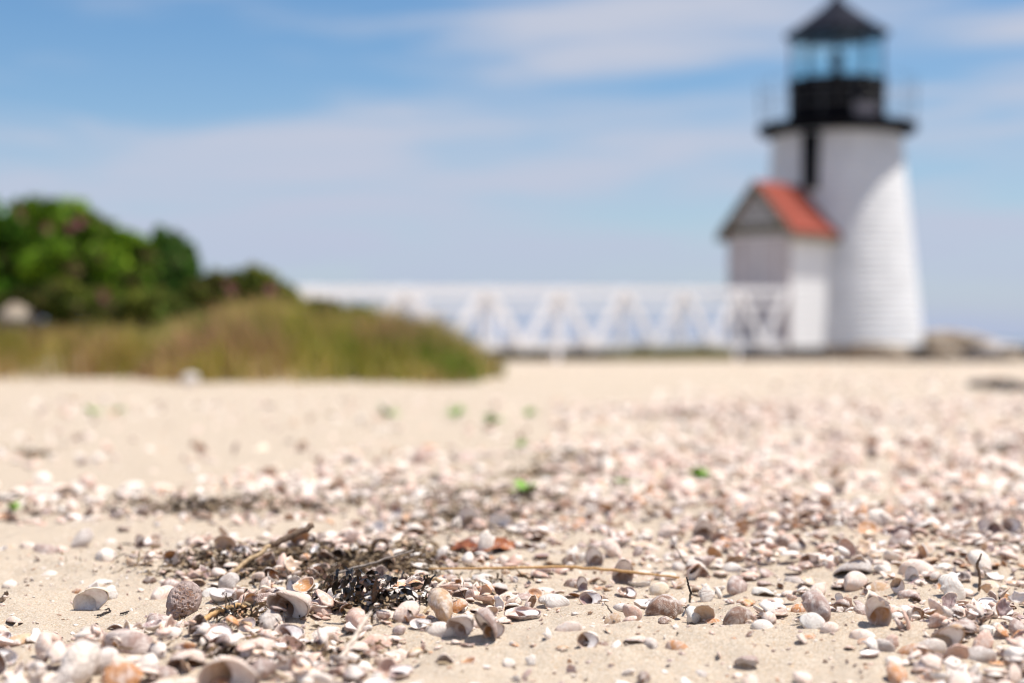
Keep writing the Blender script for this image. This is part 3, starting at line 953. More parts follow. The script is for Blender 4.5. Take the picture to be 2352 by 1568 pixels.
def frag_shell(r, n=11, rings=3, thick=.05):
    """a broken piece of shell wall: jagged outline, gently domed, two faces"""
    rr = r['rng']
    th = np.sort(rr.uniform(0, 2 * np.pi, n)) * .5 + np.arange(n) / n * np.pi
    ro = rr.uniform(.30, .52, n)
    asp = rr.uniform(.55, 1.0)
    cv = rr.uniform(.5, 1.1)
    Vs = []
    for L in range(2):
        z = lambda x, y: -cv * (x * x * .7 + y * y * 1.2) - L * thick
        Vs.append([0, 0, z(0, 0)])
        for j in range(1, rings + 1):
            q_ = j / rings
            for k in range(n):
                x, y = ro[k] * q_ * math.cos(th[k]) * (1 - .04 * L), ro[k] * q_ * math.sin(th[k]) * asp * (1 - .04 * L)
                Vs.append([x, y, z(x, y)])
    V = np.array(Vs); n1 = 1 + n * rings
    Q, T, iq, it = [], [], [], []
    for L in range(2):
        b = L * n1
        for k in range(n):
            k2 = (k + 1) % n
            T.append((b, b + 1 + k, b + 1 + k2) if L == 0 else (b, b + 1 + k2, b + 1 + k)); it.append(L)
            for j in range(rings - 1):
                p, q2, p2, q3 = b + 1 + j * n + k, b + 1 + j * n + k2, b + 1 + (j + 1) * n + k, b + 1 + (j + 1) * n + k2
                Q.append((p, p2, q3, q2) if L == 0 else (p, q2, q3, p2)); iq.append(L)
    o1 = 1 + (rings - 1) * n
    for k in range(n):
        k2 = (k + 1) % n
        Q.append((o1 + k, n1 + o1 + k, n1 + o1 + k2, o1 + k2)); iq.append(0)
    s = np.clip(.5 + V[:, 0] * .9, 0, 1) * .8
    return V, np.array(Q), np.array(T), s, np.array(iq), np.array(it)


def rparam(seed, kind):
    q_ = np.random.default_rng(seed)
    H = {'slipper': q_.uniform(.24, .39), 'clam': q_.uniform(.20, .30), 'jingle': q_.uniform(.08, .16), 'fragment': .1}[kind]
    return dict(H=H, asp=q_.uniform(.31, .40), wave=q_.uniform(.010, .045), ph=q_.uniform(0, 6), lum=q_.uniform(.01, .05), chip=[(q_.uniform(0, 6.28), q_.uniform(.10, .3), q_.uniform(.06, .26)) for _ in range(q_.integers(0, 4))], rng=q_)


def make_shape(kind, seed, nseg, nring, thick):
    p_ = rparam(seed, kind)
    if kind == 'fragment':
        return frag_shell(p_, thick=thick or .05)
    return grid_shell(kind, nseg, nring, p_, thick)


def shelf_mesh(asp):
    n, m = 10, 5
    V = []
    for L in range(2):
        for i in range(n + 1):
            t_ = -1 + 2 * i / n
            y = t_ * asp * .90
            xb = -.455 * math.sqrt(max(0, 1 - (t_ * .97) ** 2))
            xe = .03 + .10 * t_ - .13 * math.cos(t_ * 2.2) + .02
            xe = max(xe, xb + .004)
            for j in range(m + 1):
                f = j / m
                V.append((xb + (xe - xb) * f, y, .03 + .055 * f * (1 - .4 * t_ * t_) + L * .014))
    w_ = m + 1; N = (n + 1) * w_
    F = []
    for i in range(n):
        for j in range(m):
            a = i * w_ + j
            F.append((a, a + 1, a + w_ + 1, a + w_)); F.append((N + a, N + a + w_, N + a + w_ + 1, N + a + 1))
        F.append((i * w_ + m, N + i * w_ + m, N + (i + 1) * w_ + m, (i + 1) * w_ + m))
    me = bpy.data.meshes.new('shelf'); me.from_pydata(V, [], F)
    me.polygons.foreach_set('use_smooth', [True] * len(F)); me.update(); me.materials.append(M_shelf)
    return me


HERO = {}
for kind, nv in (('slipper', 15), ('clam', 4), ('jingle', 4), ('fragment', 12)):
    HERO[kind] = []
    for k in range(nv):
        V, Q, T, s, iq, it = make_shape(kind, 100 + 7 * k, 40, 10, .065 if kind != 'jingle' else .05)
        me = mk_mesh(kind + '_shell', V, [T, Q], [M_shell, M_shell_in], True, {'growth': ('FLOAT', 'POINT', s)}, np.concatenate([it, iq]))
        HERO[kind].append((me, V, rparam(100 + 7 * k, kind)))
SHELF = shelf_mesh(.355)

# whelk: coiled shell with shouldered whorls
def whelk_mesh():
    V, F = [], []
    nt, ns = 64, 16
    for i in range(nt + 1):
        a = i / nt * 3.1 * 2 * math.pi
        g = math.exp(.30 * (a - 3.1 * 2 * math.pi) / 1.35)
        c = np.array((math.cos(a) * .26 * g, math.sin(a) * .26 * g, .55 - .85 * g))
        knob = 1 + .16 * max(0, math.sin(a * 4.5)) ** 3
        for j in range(ns):
            b = 2 * math.pi * j / ns
            rr = .27 * g * (1 + .35 * max(0, math.cos(b - .9)) ** 2 * knob) * (1 + .7 * max(0, -math.sin(b)) ** 2 * (.4 + .6 * i / nt))
            V.append((c[0] + math.cos(a) * math.cos(b) * rr, c[1] + math.sin(a) * math.cos(b) * rr, c[2] + math.sin(b) * rr))
    for i in range(nt):
        for j in range(ns):
            F.append((i * ns + j, i * ns + (j + 1) % ns, (i + 1) * ns + (j + 1) % ns, (i + 1) * ns + j))
    V = np.array(V); V -= V.mean(0); V /= (V[:, 2].max() - V[:, 2].min())
    return V, np.array(F)


WV, WF = whelk_mesh()
me = mk_mesh('whelk_shell', WV, [WF], [M_shell], True, {'growth': ('FLOAT', 'POINT', np.repeat(np.linspace(0, 1, 65), 16))})
HERO['whelk'] = [(me, WV, {})]
# pitted old slipper shell: fine mesh with real pits
V, Q, T, s, iq, it = grid_shell('slipper', 110, 40, dict(rparam(107, 'slipper'), chip=[(1.0, .15, .1)]), .06)
n1 = len(V) // 2
pr = np.random.default_rng(5)
pc = np.stack([pr.uniform(-.36, .36, 150), pr.uniform(-.28, .28, 150)], 1); pr_ = pr.uniform(.010, .030, 150)
dz = np.zeros(n1)
for (px, py), rr in zip(pc, pr_):
    d2 = (V[:n1, 0] - px) ** 2 + (V[:n1, 1] - py) ** 2
    dz = np.maximum(dz, .045 * np.exp(-(d2 / rr ** 2) ** 1.5))
cen = np.array((-.1, 0, 0))
V[:n1] -= (V[:n1] - cen) / np.linalg.norm(V[:n1] - cen, axis=1)[:, None] * (dz + .006 * vnoise(V[:n1, 0], V[:n1, 1], .03, 3))[:, None]
t = MT('pitted_shell'); co = t.coord()
f = t.noise(co, 6, 5)
M_pit = t.fin(t.mix(t.ramp(f, .35, .65), (.30, .20, .17), (.50, .39, .35)), .7, t.bump(t.noise(co, 30, 4), .5, .02), .25)
me = mk_mesh('pitted_shell', V, [T, Q], [M_pit, M_shell_in], True, {'growth': ('FLOAT', 'POINT', s)}, np.concatenate([it, iq]))
HERO['pitted'] = [(me, V, rparam(107, 'slipper'))]

COL = {'white': (.82, .735, .665), 'chalky white': (.84, .79, .74), 'pinkish white': (.79, .63, .54), 'pink': (.68, .45, .36), 'mauve': (.40, .275, .24), 'grey': (.57, .505, .47),
       'tan': (.56, .37, .22), 'orange': (.58, .26, .09), 'brown': (.23, .125, .08), 'cream': (.78, .66, .50)}
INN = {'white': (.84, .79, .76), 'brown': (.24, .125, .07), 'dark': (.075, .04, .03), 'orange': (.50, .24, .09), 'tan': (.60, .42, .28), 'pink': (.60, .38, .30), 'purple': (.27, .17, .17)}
NAMES = {'slipper': 'slipper_shell', 'clam': 'clam_shell', 'jingle': 'jingle_shell', 'fragment': 'shell_fragment', 'whelk': 'whelk_shell', 'pitted': 'slipper_shell'}
WORD = {'slipper': 'slipper shell', 'clam': 'clam shell', 'jingle': 'thin flat shell', 'fragment': 'broken shell piece', 'whelk': 'whelk shell', 'pitted': 'slipper shell'}
SHELLS = []      # records for labels
BLOCK = []       # (u0, u1, v0, v1, y) picture-independent footprints kept free of litter


def rotm(lean, spin, yaw):
    return (Matrix.Rotation(R(yaw), 3, 'Z') @ Matrix.Rotation(R(lean), 3, 'X') @ Matrix.Rotation(R(spin), 3, 'Z'))


def put_shell(kind, x, y, scale, lean, spin, yaw, colour, inner, sink=.12, lift=0., label=None, var=None, width=None):
    var = random.randrange(len(HERO[kind])) if var is None else var
    me, V, p_ = HERO[kind][var % len(HERO[kind])]
    M = np.array(rotm(lean, spin, yaw))
    P = V @ M.T
    ext = P.max(0) - P.min(0)
    if width:
        scale = width / ext[0]
    P = P * scale
    z = float(gz(x, y)) + lift - P[:, 2].min() - sink * (P[:, 2].max() - P[:, 2].min())
    o = link(NAMES[kind], me)
    cx = (P[:, 0].max() + P[:, 0].min()) / 2
    cyb = P[:, 1][P[:, 2] < P[:, 2].min() + .25 * (P[:, 2].max() - P[:, 2].min())].mean()
    o.matrix_world = Matrix.Translation((x - cx, y - cyb, z)) @ rotm(lean, spin, yaw).to_4x4() @ Matrix.Scale(scale, 4)
    j = np.random.default_rng(len(SHELLS)).uniform(.90, 1.08)
    c = tuple(min(.88, q_ * j * k_) for q_, k_ in zip(COL[colour], (1.02, .985, .94)))
    o.color = (*c, 1)
    o['inner'] = INN[inner]
    le = abs(((lean + 180) % 360) - 180)
    if kind == 'slipper' and 45 < le and lean < 0 or kind == 'slipper' and le > 110:
        ch = link('shelf', SHELF, o)
    top = z + P[:, 2].max()
    yc = y
    u0, u1 = CU + (x - cx + P[:, 0].min()) / yc * FP, CU + (x - cx + P[:, 0].max()) / yc * FP
    v1 = HV + (CAM_H - (z + P[:, 2].min() * 0 + (P[:, 2].min()))) / yc * FP
    v0 = HV + (CAM_H - top) / yc * FP
    SHELLS.append(dict(o=o, kind=kind, colour=colour, inner=inner, le=le, lean=lean, u=(u0 + u1) / 2, v=(v0 + v1) / 2, w=u1 - u0, x=x, y=y, label=label, scale=scale))
    BLOCK.append((u0, u1, v0, v1, yc))
    return o


def H(u, vb, w, kind, lean, spin, yaw, colour, inner='white', label=None, sink=None, var=None):
    if sink is None:
        sink = .27 if abs(lean) < 36 else .12
    x, y = gp(u, vb)
    return put_shell(kind, x, y, None, lean, spin, yaw, colour, inner, sink, 0, label, var, width=.94 * w / FP * y)


S_, C_, J_, G_ = 'slipper', 'clam', 'jingle', 'fragment'
# --- left sand
H(212, 1400, 85, S_, -72, 155, 12, 'cream', 'white', 'cream oval shell standing open on its edge on bare sand', .14)
H(174, 1362, 26, G_, 80, 30, 0, 'orange')
H(251, 1375, 36, G_, 60, 100, 20, 'chalky white')
H(416, 1417, 87, 'pitted', 78, 62, 8, 'mauve', 'brown', 'pitted mauve-brown shell standing upright behind a black weed scrap', .16)
H(368, 1438, 88, S_, 14, -18, -12, 'mauve', 'white')
H(370, 1374, 62, S_, 25, 60, 10, 'pinkish white')
H(394, 1464, 40, S_, 20, 90, 0, 'chalky white')
H(483, 1367, 50, C_, 25, 10, 0, 'chalky white')
H(523, 1353, 52, C_, 65, 40, 0, 'grey', 'orange')
H(512, 1378, 66, S_, 200, 10, 5, 'grey', 'white')
H(555, 1375, 54, S_, 30, 30, 0, 'brown', 'tan')
H(36, 1427, 44, S_, -18, 0, -20, 'pinkish white', 'brown')
H(231, 1340, 54, J_, 10, 20, 0, 'chalky white', sink=.3)
H(112, 1321, 46, C_, 12, 0, 0, 'white', sink=.3)
H(235, 1287, 51, S_, 20, 90, 10, 'white')
H(186, 1258, 52, S_, 55, 70, -20, 'grey', 'purple')
H(104, 1267, 66, S_, 8, 0, 10, 'mauve')
H(62, 1258, 40, S_, 15, 30, 0, 'pinkish white')
H(325, 1260, 30, S_, -80, 80, 10, 'pink', 'brown')
H(251, 1244, 32, C_, 10, 0, 0, 'chalky white')
# --- front left heap
H(140, 1590, 150, 'whelk', 78, 25, -25, 'white', 'white', 'large pale knobbed whelk shell in the front heap', .05)
H(300, 1499, 148, S_, 24, 8, -6, 'mauve', 'brown')
H(432, 1521, 92, S_, -28, 190, 10, 'pinkish white', 'orange')
H(531, 1590, 142, S_, -62, 200, 20, 'pinkish white', 'tan', 'big oval shell showing a tan hollow, in the front heap')
H(276, 1582, 104, G_, 60, 10, 10, 'orange', 'orange', 'large rust-orange broken shell beside the whelk')
H(10, 1527, 72, S_, 215, 20, 0, 'mauve', 'white')
H(75, 1538, 56, S_, 20, 140, 0, 'pinkish white', 'brown')
H(297, 1527, 68, S_, 10, 200, 8, 'white')
H(234, 1545, 62, S_, 40, 70, 10, 'grey', 'brown')
H(373, 1553, 74, S_, 12, 0, 25, 'mauve')
H(25, 1588, 62, S_, 30, 100, 0, 'chalky white')
H(420, 1585, 70, S_, 20, 40, 0, 'pinkish white')
# --- central heap
H(665, 1419, 112, S_, -60, 178, -22, 'pinkish white', 'brown', 'large pinkish shell with open rust-brown hollow beside the black seaweed')
H(727, 1412, 70, S_, 25, 120, 0, 'pink', 'orange')
H(616, 1441, 68, S_, 30, 80, 10, 'grey', 'brown')
H(664, 1470, 76, S_, -138, 180, 0, 'pinkish white', 'brown', 'barrel-shaped shell with a dark brown hollow turned up')
hs_ = H(742, 1469, 84, S_, 22, 205, 0, 'chalky white', 'white', 'chalky white egg-shaped shell marked with a small dark curl')
H(565, 1450, 42, S_, -100, 150, 20, 'white', 'white')
H(592, 1496, 104, S_, -24, 185, 8, 'pinkish white', 'orange')
H(816, 1450, 58, S_, 40, 100, 10, 'pink')
H(865, 1491, 86, S_, 25, 30, 0, 'pink', 'purple')
H(815, 1499, 76, S_, -32, 180, 5, 'pinkish white', 'dark')
H(922, 1381, 80, C_, 22, 172, -14, 'chalky white', sink=.02)
H(932, 1427, 66, S_, 38, 70, -20, 'pinkish white', 'orange')
H(882, 1424, 58, C_, 30, 15, 15, 'white')
H(1010, 1427, 64, S_, 66, 105, 15, 'tan', 'brown')
H(1056, 1461, 70, S_, -66, 150, -28, 'grey', 'brown', 'large grey-white shell leaning open with a dark hollow and white shelf')
H(1011, 1461, 82, S_, 28, 160, 0, 'white')
H(965, 1441, 52, S_, -150, 170, 0, 'pinkish white', 'white')
H(1115, 1462, 58, S_, -55, 110, -60, 'mauve', 'dark', 'streaked mauve shell turned to show its near-black hollow')
H(1134, 1463, 54, S_, -84, 165, 10, 'tan', 'orange')
H(1004, 1382, 46, S_, -160, 10, 0, 'pinkish white', 'white')
H(1168, 1387, 66, S_, 26, 20, 0, 'pinkish white')
H(603, 1390, 58, G_, 62, 10, 15, 'mauve', 'brown')
H(608, 1354, 36, G_, 70, 60, -15, 'pinkish white')
H(631, 1307, 58, S_, 20, 30, 0, 'pinkish white')
H(652, 1320, 44, S_, 20, 80, 10, 'mauve')
H(731, 1318, 56, S_, -150, 0, 0, 'pink', 'brown')
H(841, 1300, 38, C_, 30, 0, 0, 'chalky white')
H(804, 1254, 44, G_, 70, 45, 10, 'mauve', 'purple')
H(1116, 1270, 46, G_, 75, 80, 0, 'white', 'white', 'white triangular shell piece leaning on the red-brown kelp')
H(1126, 1286, 32, J_, 30, 0, 0, 'orange')
H(1076, 1218, 56, S_, -82, 90, -10, 'white', 'tan')
H(1048, 1216, 30, G_, 80, 100, 20, 'chalky white')
H(1140, 1363, 56, S_, -38, 180, 0, 'grey', 'purple')
# --- centre right
H(1273, 1393, 80, S_, 28, 160, 10, 'chalky white')
H(1356, 1386, 60, S_, -118, 180, 5, 'tan', 'purple')
H(1337, 1356, 28, S_, -84, 80, 25, 'brown', 'purple')
H(1200, 1422, 92, S_, -168, 175, -8, 'mauve', 'pink')
H(1306, 1447, 70, S_, 14, 175, -8, 'pinkish white')
H(1310, 1300, 48, G_, 85, 35, 5, 'brown', 'brown', 'dark brown sail-shaped shell piece standing upright by the orange stem')
H(1429, 1338, 54, S_, -72, 95, 5, 'pinkish white', 'brown', 'shell standing as a brown arch beyond the orange stem')
H(1528, 1419, 98, S_, 40, 20, 18, 'brown', 'brown', 'large brown-mauve shell tipped over a dark hollow beside the dark twig')
H(1484, 1394, 62, S_, -165, 10, 0, 'pinkish white', 'white')
H(1515, 1366, 50, C_, 58, 20, 0, 'cream')
H(1406, 1434, 40, J_, 60, 20, 0, 'tan', 'tan')
H(1355, 1465, 42, S_, 24, 10, 0, 'chalky white')
H(1350, 1484, 56, S_, -100, 185, 20, 'tan', 'brown')
H(1382, 1481, 34, J_, 20, 0, 0, 'brown')
H(1456, 1468, 58, S_, -14, 170, 0, 'pinkish white', 'tan', sink=.4)
H(1495, 1487, 38, S_, 20, 100, 0, 'grey')
H(1556, 1489, 60, S_, 14, 5, 0, 'orange')
H(1596, 1431, 42, S_, 40, 80, 0, 'chalky white')
H(1625, 1381, 38, G_, 75, 95, 10, 'chalky white')
H(1702, 1433, 90, S_, 26, 20, 20, 'brown')
H(1753, 1442, 62, S_, 20, 10, 8, 'chalky white')
H(1639, 1429, 40, J_, 25, 0, 0, 'orange')
H(1712, 1524, 60, S_, -40, 180, -8, 'mauve', 'white', sink=.3)
H(1613, 1553, 32, S_, 20, 60, 20, 'grey')
H(1480, 1568, 34, S_, 40, 80, 0, 'brown')
H(1218, 1527, 26, G_, 70, 80, 0, 'chalky white')
H(1168, 1532, 36, S_, 20, 70, 0, 'white')
H(1695, 1362, 54, S_, 50, 40, 20, 'mauve')
H(1750, 1363, 58, S_, -20, 10, -5, 'chalky white', 'tan')
H(1683, 1312, 52, S_, 30, 150, 0, 'chalky white')
H(1594, 1292, 44, S_, 20, 10, 0, 'white')
H(1560, 1311, 38, S_, 30, 50, 20, 'grey')
H(1612, 1236, 50, S_, -62, 100, 0, 'white', 'brown')
# --- right
H(1955, 1309, 94, S_, -14, 170, 0, 'grey', 'dark')
H(1969, 1354, 60, S_, 40, 65, -15, 'pinkish white')
H(2022, 1356, 58, C_, 25, 0, 0, 'tan')
H(2110, 1320, 100, S_, 26, 20, 0, 'pinkish white')
H(1826, 1338, 50, S_, 15, 0, 0, 'grey')
H(1879, 1426, 70, S_, 44, 105, 15, 'mauve', 'brown')
H(1868, 1442, 62, C_, 38, -20, -10, 'chalky white')
H(1908, 1451, 52, S_, 32, 40, 0, 'pinkish white', 'pink')
H(1943, 1406, 40, G_, 82, 20, 5, 'brown', 'brown')
H(2015, 1433, 64, S_, -68, 75, -12, 'pinkish white', 'orange', 'shell standing as an arch with a glossy orange-brown lining')
H(2065, 1426, 38, S_, 20, 60, 0, 'chalky white', 'dark')
H(2097, 1428, 32, G_, 82, 90, 0, 'white')
H(2167, 1494, 86, S_, -70, 142, -10, 'tan', 'tan', 'tan-lined oval shell tilted wide open in the lower right heap')
H(2161, 1493, 38, G_, 75, 45, 0, 'tan', 'tan')
H(2149, 1528, 40, G_, 84, 70, 8, 'mauve', 'purple', 'pointed mauve shell shard standing in front of the tan-lined shell')
H(2252, 1517, 88, S_, 22, 170, -4, 'grey')
H(2259, 1494, 56, G_, 60, 30, 0, 'pink')
H(2313, 1504, 56, C_, 28, 0, 0, 'cream')
H(2200, 1448, 88, S_, -24, 195, 10, 'mauve', 'orange')
H(2190, 1376, 68, C_, 62, -50, 20, 'chalky white', 'dark', 'white clam shell propped steeply over a black shadow by the curved stalk')
H(2203, 1332, 58, S_, 200, 20, 0, 'pinkish white', 'dark')
H(2256, 1322, 56, S_, 60, 100, 0, 'white', 'orange')
H(2275, 1404, 64, S_, 215, 20, -15, 'white', 'white')
H(2186, 1397, 46, S_, -20, 190, 0, 'pinkish white', 'orange')
H(2276, 1352, 52, C_, 35, 0, 0, 'cream')
H(2058, 1532, 42, S_, 30, 100, 0, 'white')
H(2066, 1570, 56, S_, 44, 60, 25, 'orange', 'orange')
H(1847, 1570, 47, S_, 30, 100, 0, 'pinkish white', 'orange')
H(2275, 1578, 46, S_, 30, 30, 0, 'brown')
H(2240, 1552, 32, S_, 40, 60, 0, 'grey')
H(1982, 1478, 28, J_, 40, 0, 0, 'orange')
H(2025, 1491, 68, S_, 20, 165, -24, 'grey', 'brown')
H(2048, 1489, 38, G_, 82, 80, 10, 'pink', 'orange')
H(1985, 1467, 70, S_, 16, 10, -6, 'pinkish white', sink=.3)
H(2097, 1500, 74, S_, 10, 170, -5, 'orange', 'orange')
H(1858, 1466, 40, G_, 25, 10, 0, 'orange')
H(2330, 1426, 52, S_, 30, 20, 0, 'mauve')
H(2342, 1462, 42, S_, 50, 80, 0, 'mauve')
H(2249, 1430, 46, S_, 45, 50, 10, 'mauve', 'purple')
H(2275, 1458, 62, S_, 20, 10, 0, 'chalky white')
# worm-tube curl on the chalky white shell
pts = [(.17 + .075 * math.cos(q_), .06 + .055 * math.sin(q_), .36 + .01 * math.cos(q_ * 2)) for q_ in np.linspace(-2.2, 1.9, 12)]

# ------------------------------------------------------------------ where shells lie
REG = [(1500, 2700, 885, 1010, .42), (1450, 2700, 1000, 1150, .66), (1450, 2700, 1140, 1330, .88), (1250, 1700, 1010, 1330, .66), (1000, 1560, 1130, 1340, .8), (1750, 2700, 850, 900, .35), (1250, 1700, 930, 1010, .25),
       (480, 1080, 1075, 1165, .58), (-400, 760, 1135, 1205, .55), (-400, 420, 1035, 1065, .15), (700, 1300, 1035, 1090, .28), (330, 1150, 1255, 1345, .8), (850, 1200, 1165, 1260, .9),
       (560, 1180, 1335, 1492, 1.1), (-400, 960, 1478, 1700, 1.2), (1150, 1720, 1325, 1402, .55), (1650, 2700, 1318, 1400, .75), (1650, 2150, 1398, 1470, .5),
       (2100, 2700, 1380, 1700, 1.1), (1150, 1650, 1395, 1465, .16), (960, 2100, 1465, 1700, .13), (-400, 350, 1215, 1330, .03), (-400, 1300, 880, 1075, .035), (0, 330, 1330, 1470, .01)]


def dens(x, y):
    u = CU + x / y * FP; v = HV + CAM_H / y * FP
    d = np.full(np.shape(x), .010)
    for (u0, u1, v0, v1, w_) in REG:
        su = 45; sv = 10 + .02 * (v0 - 800)
        f_ = 1 / ((1 + np.exp(-(u - u0) / su * 2)) * (1 + np.exp((u - u1) / su * 2)) * (1 + np.exp(-(v - v0) / sv * 2)) * (1 + np.exp((v - v1) / sv * 2)))
        d = np.maximum(d, w_ * f_)
    n_ = .72 + .55 * vnoise(x, y, .16, 50) * (1 - sstep(4, 8, y)) + .5 * vnoise(x, y, .5, 51) * sstep(2.6, 5, y) + .25 * vnoise(x, y, .06, 52) * (1 - sstep(3, 5, y))
    return d * np.clip(n_, .02, 1.5)


def scatter(n, y0, y1, seed, margin=1.22):
    r = np.random.default_rng(seed)
    y = np.sqrt(r.uniform(y0 ** 2, y1 ** 2, n)); x = r.uniform(-1, 1, n) * .336 * margin * y
    k = r.random(n) * 1.3 < dens(x, y)
    return x[k], y[k], r


def blocked(x, y, pad=.85):
    u = CU + x / y * FP; v = HV + CAM_H / y * FP
    b = np.zeros(len(x), bool)
    for (u0, u1, v0, v1, yy) in HB:
        uc, hw = (u0 + u1) / 2, (u1 - u0) / 2 * pad
        b |= (abs(u - uc) < hw) & (v > v0 + .15 * (v1 - v0)) & (v < v1 + 7) & (y < yy + .05)
    return b


KEEP = [(450, 570, 1388, 1440, 1.79), (720, 960, 1322, 1392, 2.02), (1045, 1175, 1225, 1268, 2.55), (515, 722, 1205, 1322, 2.13), (1010, 1540, 1297, 1322, 2.12), (775, 855, 1405, 1505, 1.58),
        (1572, 1592, 1325, 1384, 1.95), (2233, 2260, 1272, 1355, 2.07), (1530, 1590, 1232, 1316, 2.23), (950, 1030, 1312, 1340, 2.07), (1165, 1240, 1095, 1135, 3.3), (1580, 1625, 1080, 1100, 3.6)]
HB = list(BLOCK) + KEEP
CW = ['white', 'chalky white', 'pinkish white', 'pink', 'mauve', 'grey', 'tan', 'orange', 'brown', 'cream']
CP = np.array([.15, .11, .28, .16, .11, .03, .06, .045, .035, .02]); CP /= CP.sum()
IW = ['white', 'brown', 'orange', 'tan', 'pink', 'purple', 'dark']
IP = np.array([.20, .20, .14, .15, .15, .11, .05]); IP /= IP.sum()
# the larger single shells between the ones placed above
x, y, r = scatter(5200, 1.46, 3.05, 61, 1.02)
k = ~blocked(x, y)
x, y = x[k], y[k]
placed = []
COUNT = {'slipper': sum(q_['kind'] in (S_, 'pitted') for q_ in SHELLS), 'clam': 0, 'jingle': 0, 'fragment': 0}
MAXN = {'slipper': 260, 'clam': 36, 'jingle': 36, 'fragment': 130}
for xi, yi in zip(x, y):
    sz = float(np.clip(r.normal(.028, .006), .017, .040)) * (1 if yi < 2.2 else 1.12)
    if any((xi - a) ** 2 + ((yi - b) * .8) ** 2 < (.42 * (sz + s_)) ** 2 for a, b, s_ in placed):
        continue
    kind = r.choice(['slipper', 'clam', 'jingle', 'fragment'], p=[.50, .07, .09, .34])
    if COUNT[kind] >= MAXN[kind]:
        continue
    COUNT[kind] += 1
    placed.append((xi, yi, sz))
    e = r.random()
    lean = r.normal(4, 22) if e < .44 else (r.normal(190, 28) if e < .68 else (r.uniform(-105, -25) if e < .93 else r.uniform(35, 80)))
    dd = float(dens(np.array([xi]), np.array([yi]))[0])
    put_shell(kind, xi, yi, sz, lean, r.uniform(0, 360), r.uniform(-40, 40), str(r.choice(CW, p=CP)), str(r.choice(IW, p=IP)), r.uniform(.05, .45) if abs(lean) < 40 else r.uniform(0, .30), max(0, dd - .5) * r.uniform(0, .012))


# ------------------------------------------------------------------ shell litter (too many to count)
def litter(name, label, x, y, r, size, lods, pile, thick):
    n = len(x)
    vi = r.integers(0, len(lods), n)
    sz = size(r, n)
    e = r.random(n)
    lean = np.where(e < .45, r.normal(5, 20, n), np.where(e < .72, r.normal(185, 28, n), r.uniform(-100, 80, n)))
    if not thick:
        lean = np.where(e < .8, r.normal(0, 14, n), lean)
    spin, yaw = r.uniform(0, 360, n), r.uniform(0, 360, n)
    z = gz(x, y) + pile * r.uniform(-.1, 1, n) ** 2 * np.clip(dens(x, y), 0, 1.2)
    tints = np.array([COL[q_] for q_ in CW])[r.choice(len(CW), n, p=CP)] * r.uniform(.85, 1.08, (n, 1))
    tints = np.clip(tints * (1.02, .985, .94), 0, .88)
    inn = np.array([INN[q_] for q_ in IW])[r.choice(len(IW), n, p=IP)]
    Vs, Ts, Qs, mt, mq, tn, ti, pl, gr = [], [], [], [], [], [], [], [], []
    base = 0
    for k, (V, Q, T, s, iq, it) in enumerate(lods):
        id_ = np.where(vi == k)[0]
        if not len(id_):
            continue
        c1, s1 = np.cos(np.radians(spin[id_])), np.sin(np.radians(spin[id_]))
        c2, s2 = np.cos(np.radians(lean[id_])), np.sin(np.radians(lean[id_]))
        c3, s3 = np.cos(np.radians(yaw[id_])), np.sin(np.radians(yaw[id_]))
        X = V[:, 0][None] * c1[:, None] - V[:, 1][None] * s1[:, None]
        Y = V[:, 0][None] * s1[:, None] + V[:, 1][None] * c1[:, None]
        Z = np.repeat(V[:, 2][None], len(id_), 0)
        Y, Z = Y * c2[:, None] - Z * s2[:, None], Y * s2[:, None] + Z * c2[:, None]
        X, Y = X * c3[:, None] - Y * s3[:, None], X * s3[:, None] + Y * c3[:, None]
        s_ = sz[id_][:, None]
        zmin = Z.min(1)[:, None]; zr = (Z.max(1) - Z.min(1))[:, None]
        P = np.stack([X * s_ + x[id_][:, None], Y * s_ + y[id_][:, None], (Z - zmin - (.28 if thick else .18) * zr) * s_ + z[id_][:, None]], -1)
        m = len(V)
        off = base + np.arange(len(id_)) * m
        Vs.append(P.reshape(-1, 3))
        Ts.append((T[None] + off[:, None, None]).reshape(-1, 3)); mt.append(np.tile(it, len(id_)))
        if len(Q):
            Qs.append((Q[None] + off[:, None, None]).reshape(-1, 4)); mq.append(np.tile(iq, len(id_)))
        tn.append(np.repeat(tints[id_], m, 0)); ti.append(np.repeat(inn[id_], m, 0))
        pl.append((V[None] + (r.random((len(id_), 1, 1)) * 40)).reshape(-1, 3)); gr.append(np.tile(s, len(id_)))
        base += m * len(id_)
    me = mk_mesh(name, np.concatenate(Vs), [np.concatenate(Ts)] + ([np.concatenate(Qs)] if Qs else []), [M_lit, M_lit_in], True,
                 {'tint': ('FLOAT_COLOR', 'POINT', np.concatenate(tn)), 'inner': ('FLOAT_COLOR', 'POINT', np.concatenate(ti)),
                  'place': ('FLOAT_VECTOR', 'POINT', np.concatenate(pl)), 'growth': ('FLOAT', 'POINT', np.concatenate(gr))},
                 np.concatenate(mt + mq))
    return tag(link(name, me), label, 'shells', kind='stuff')


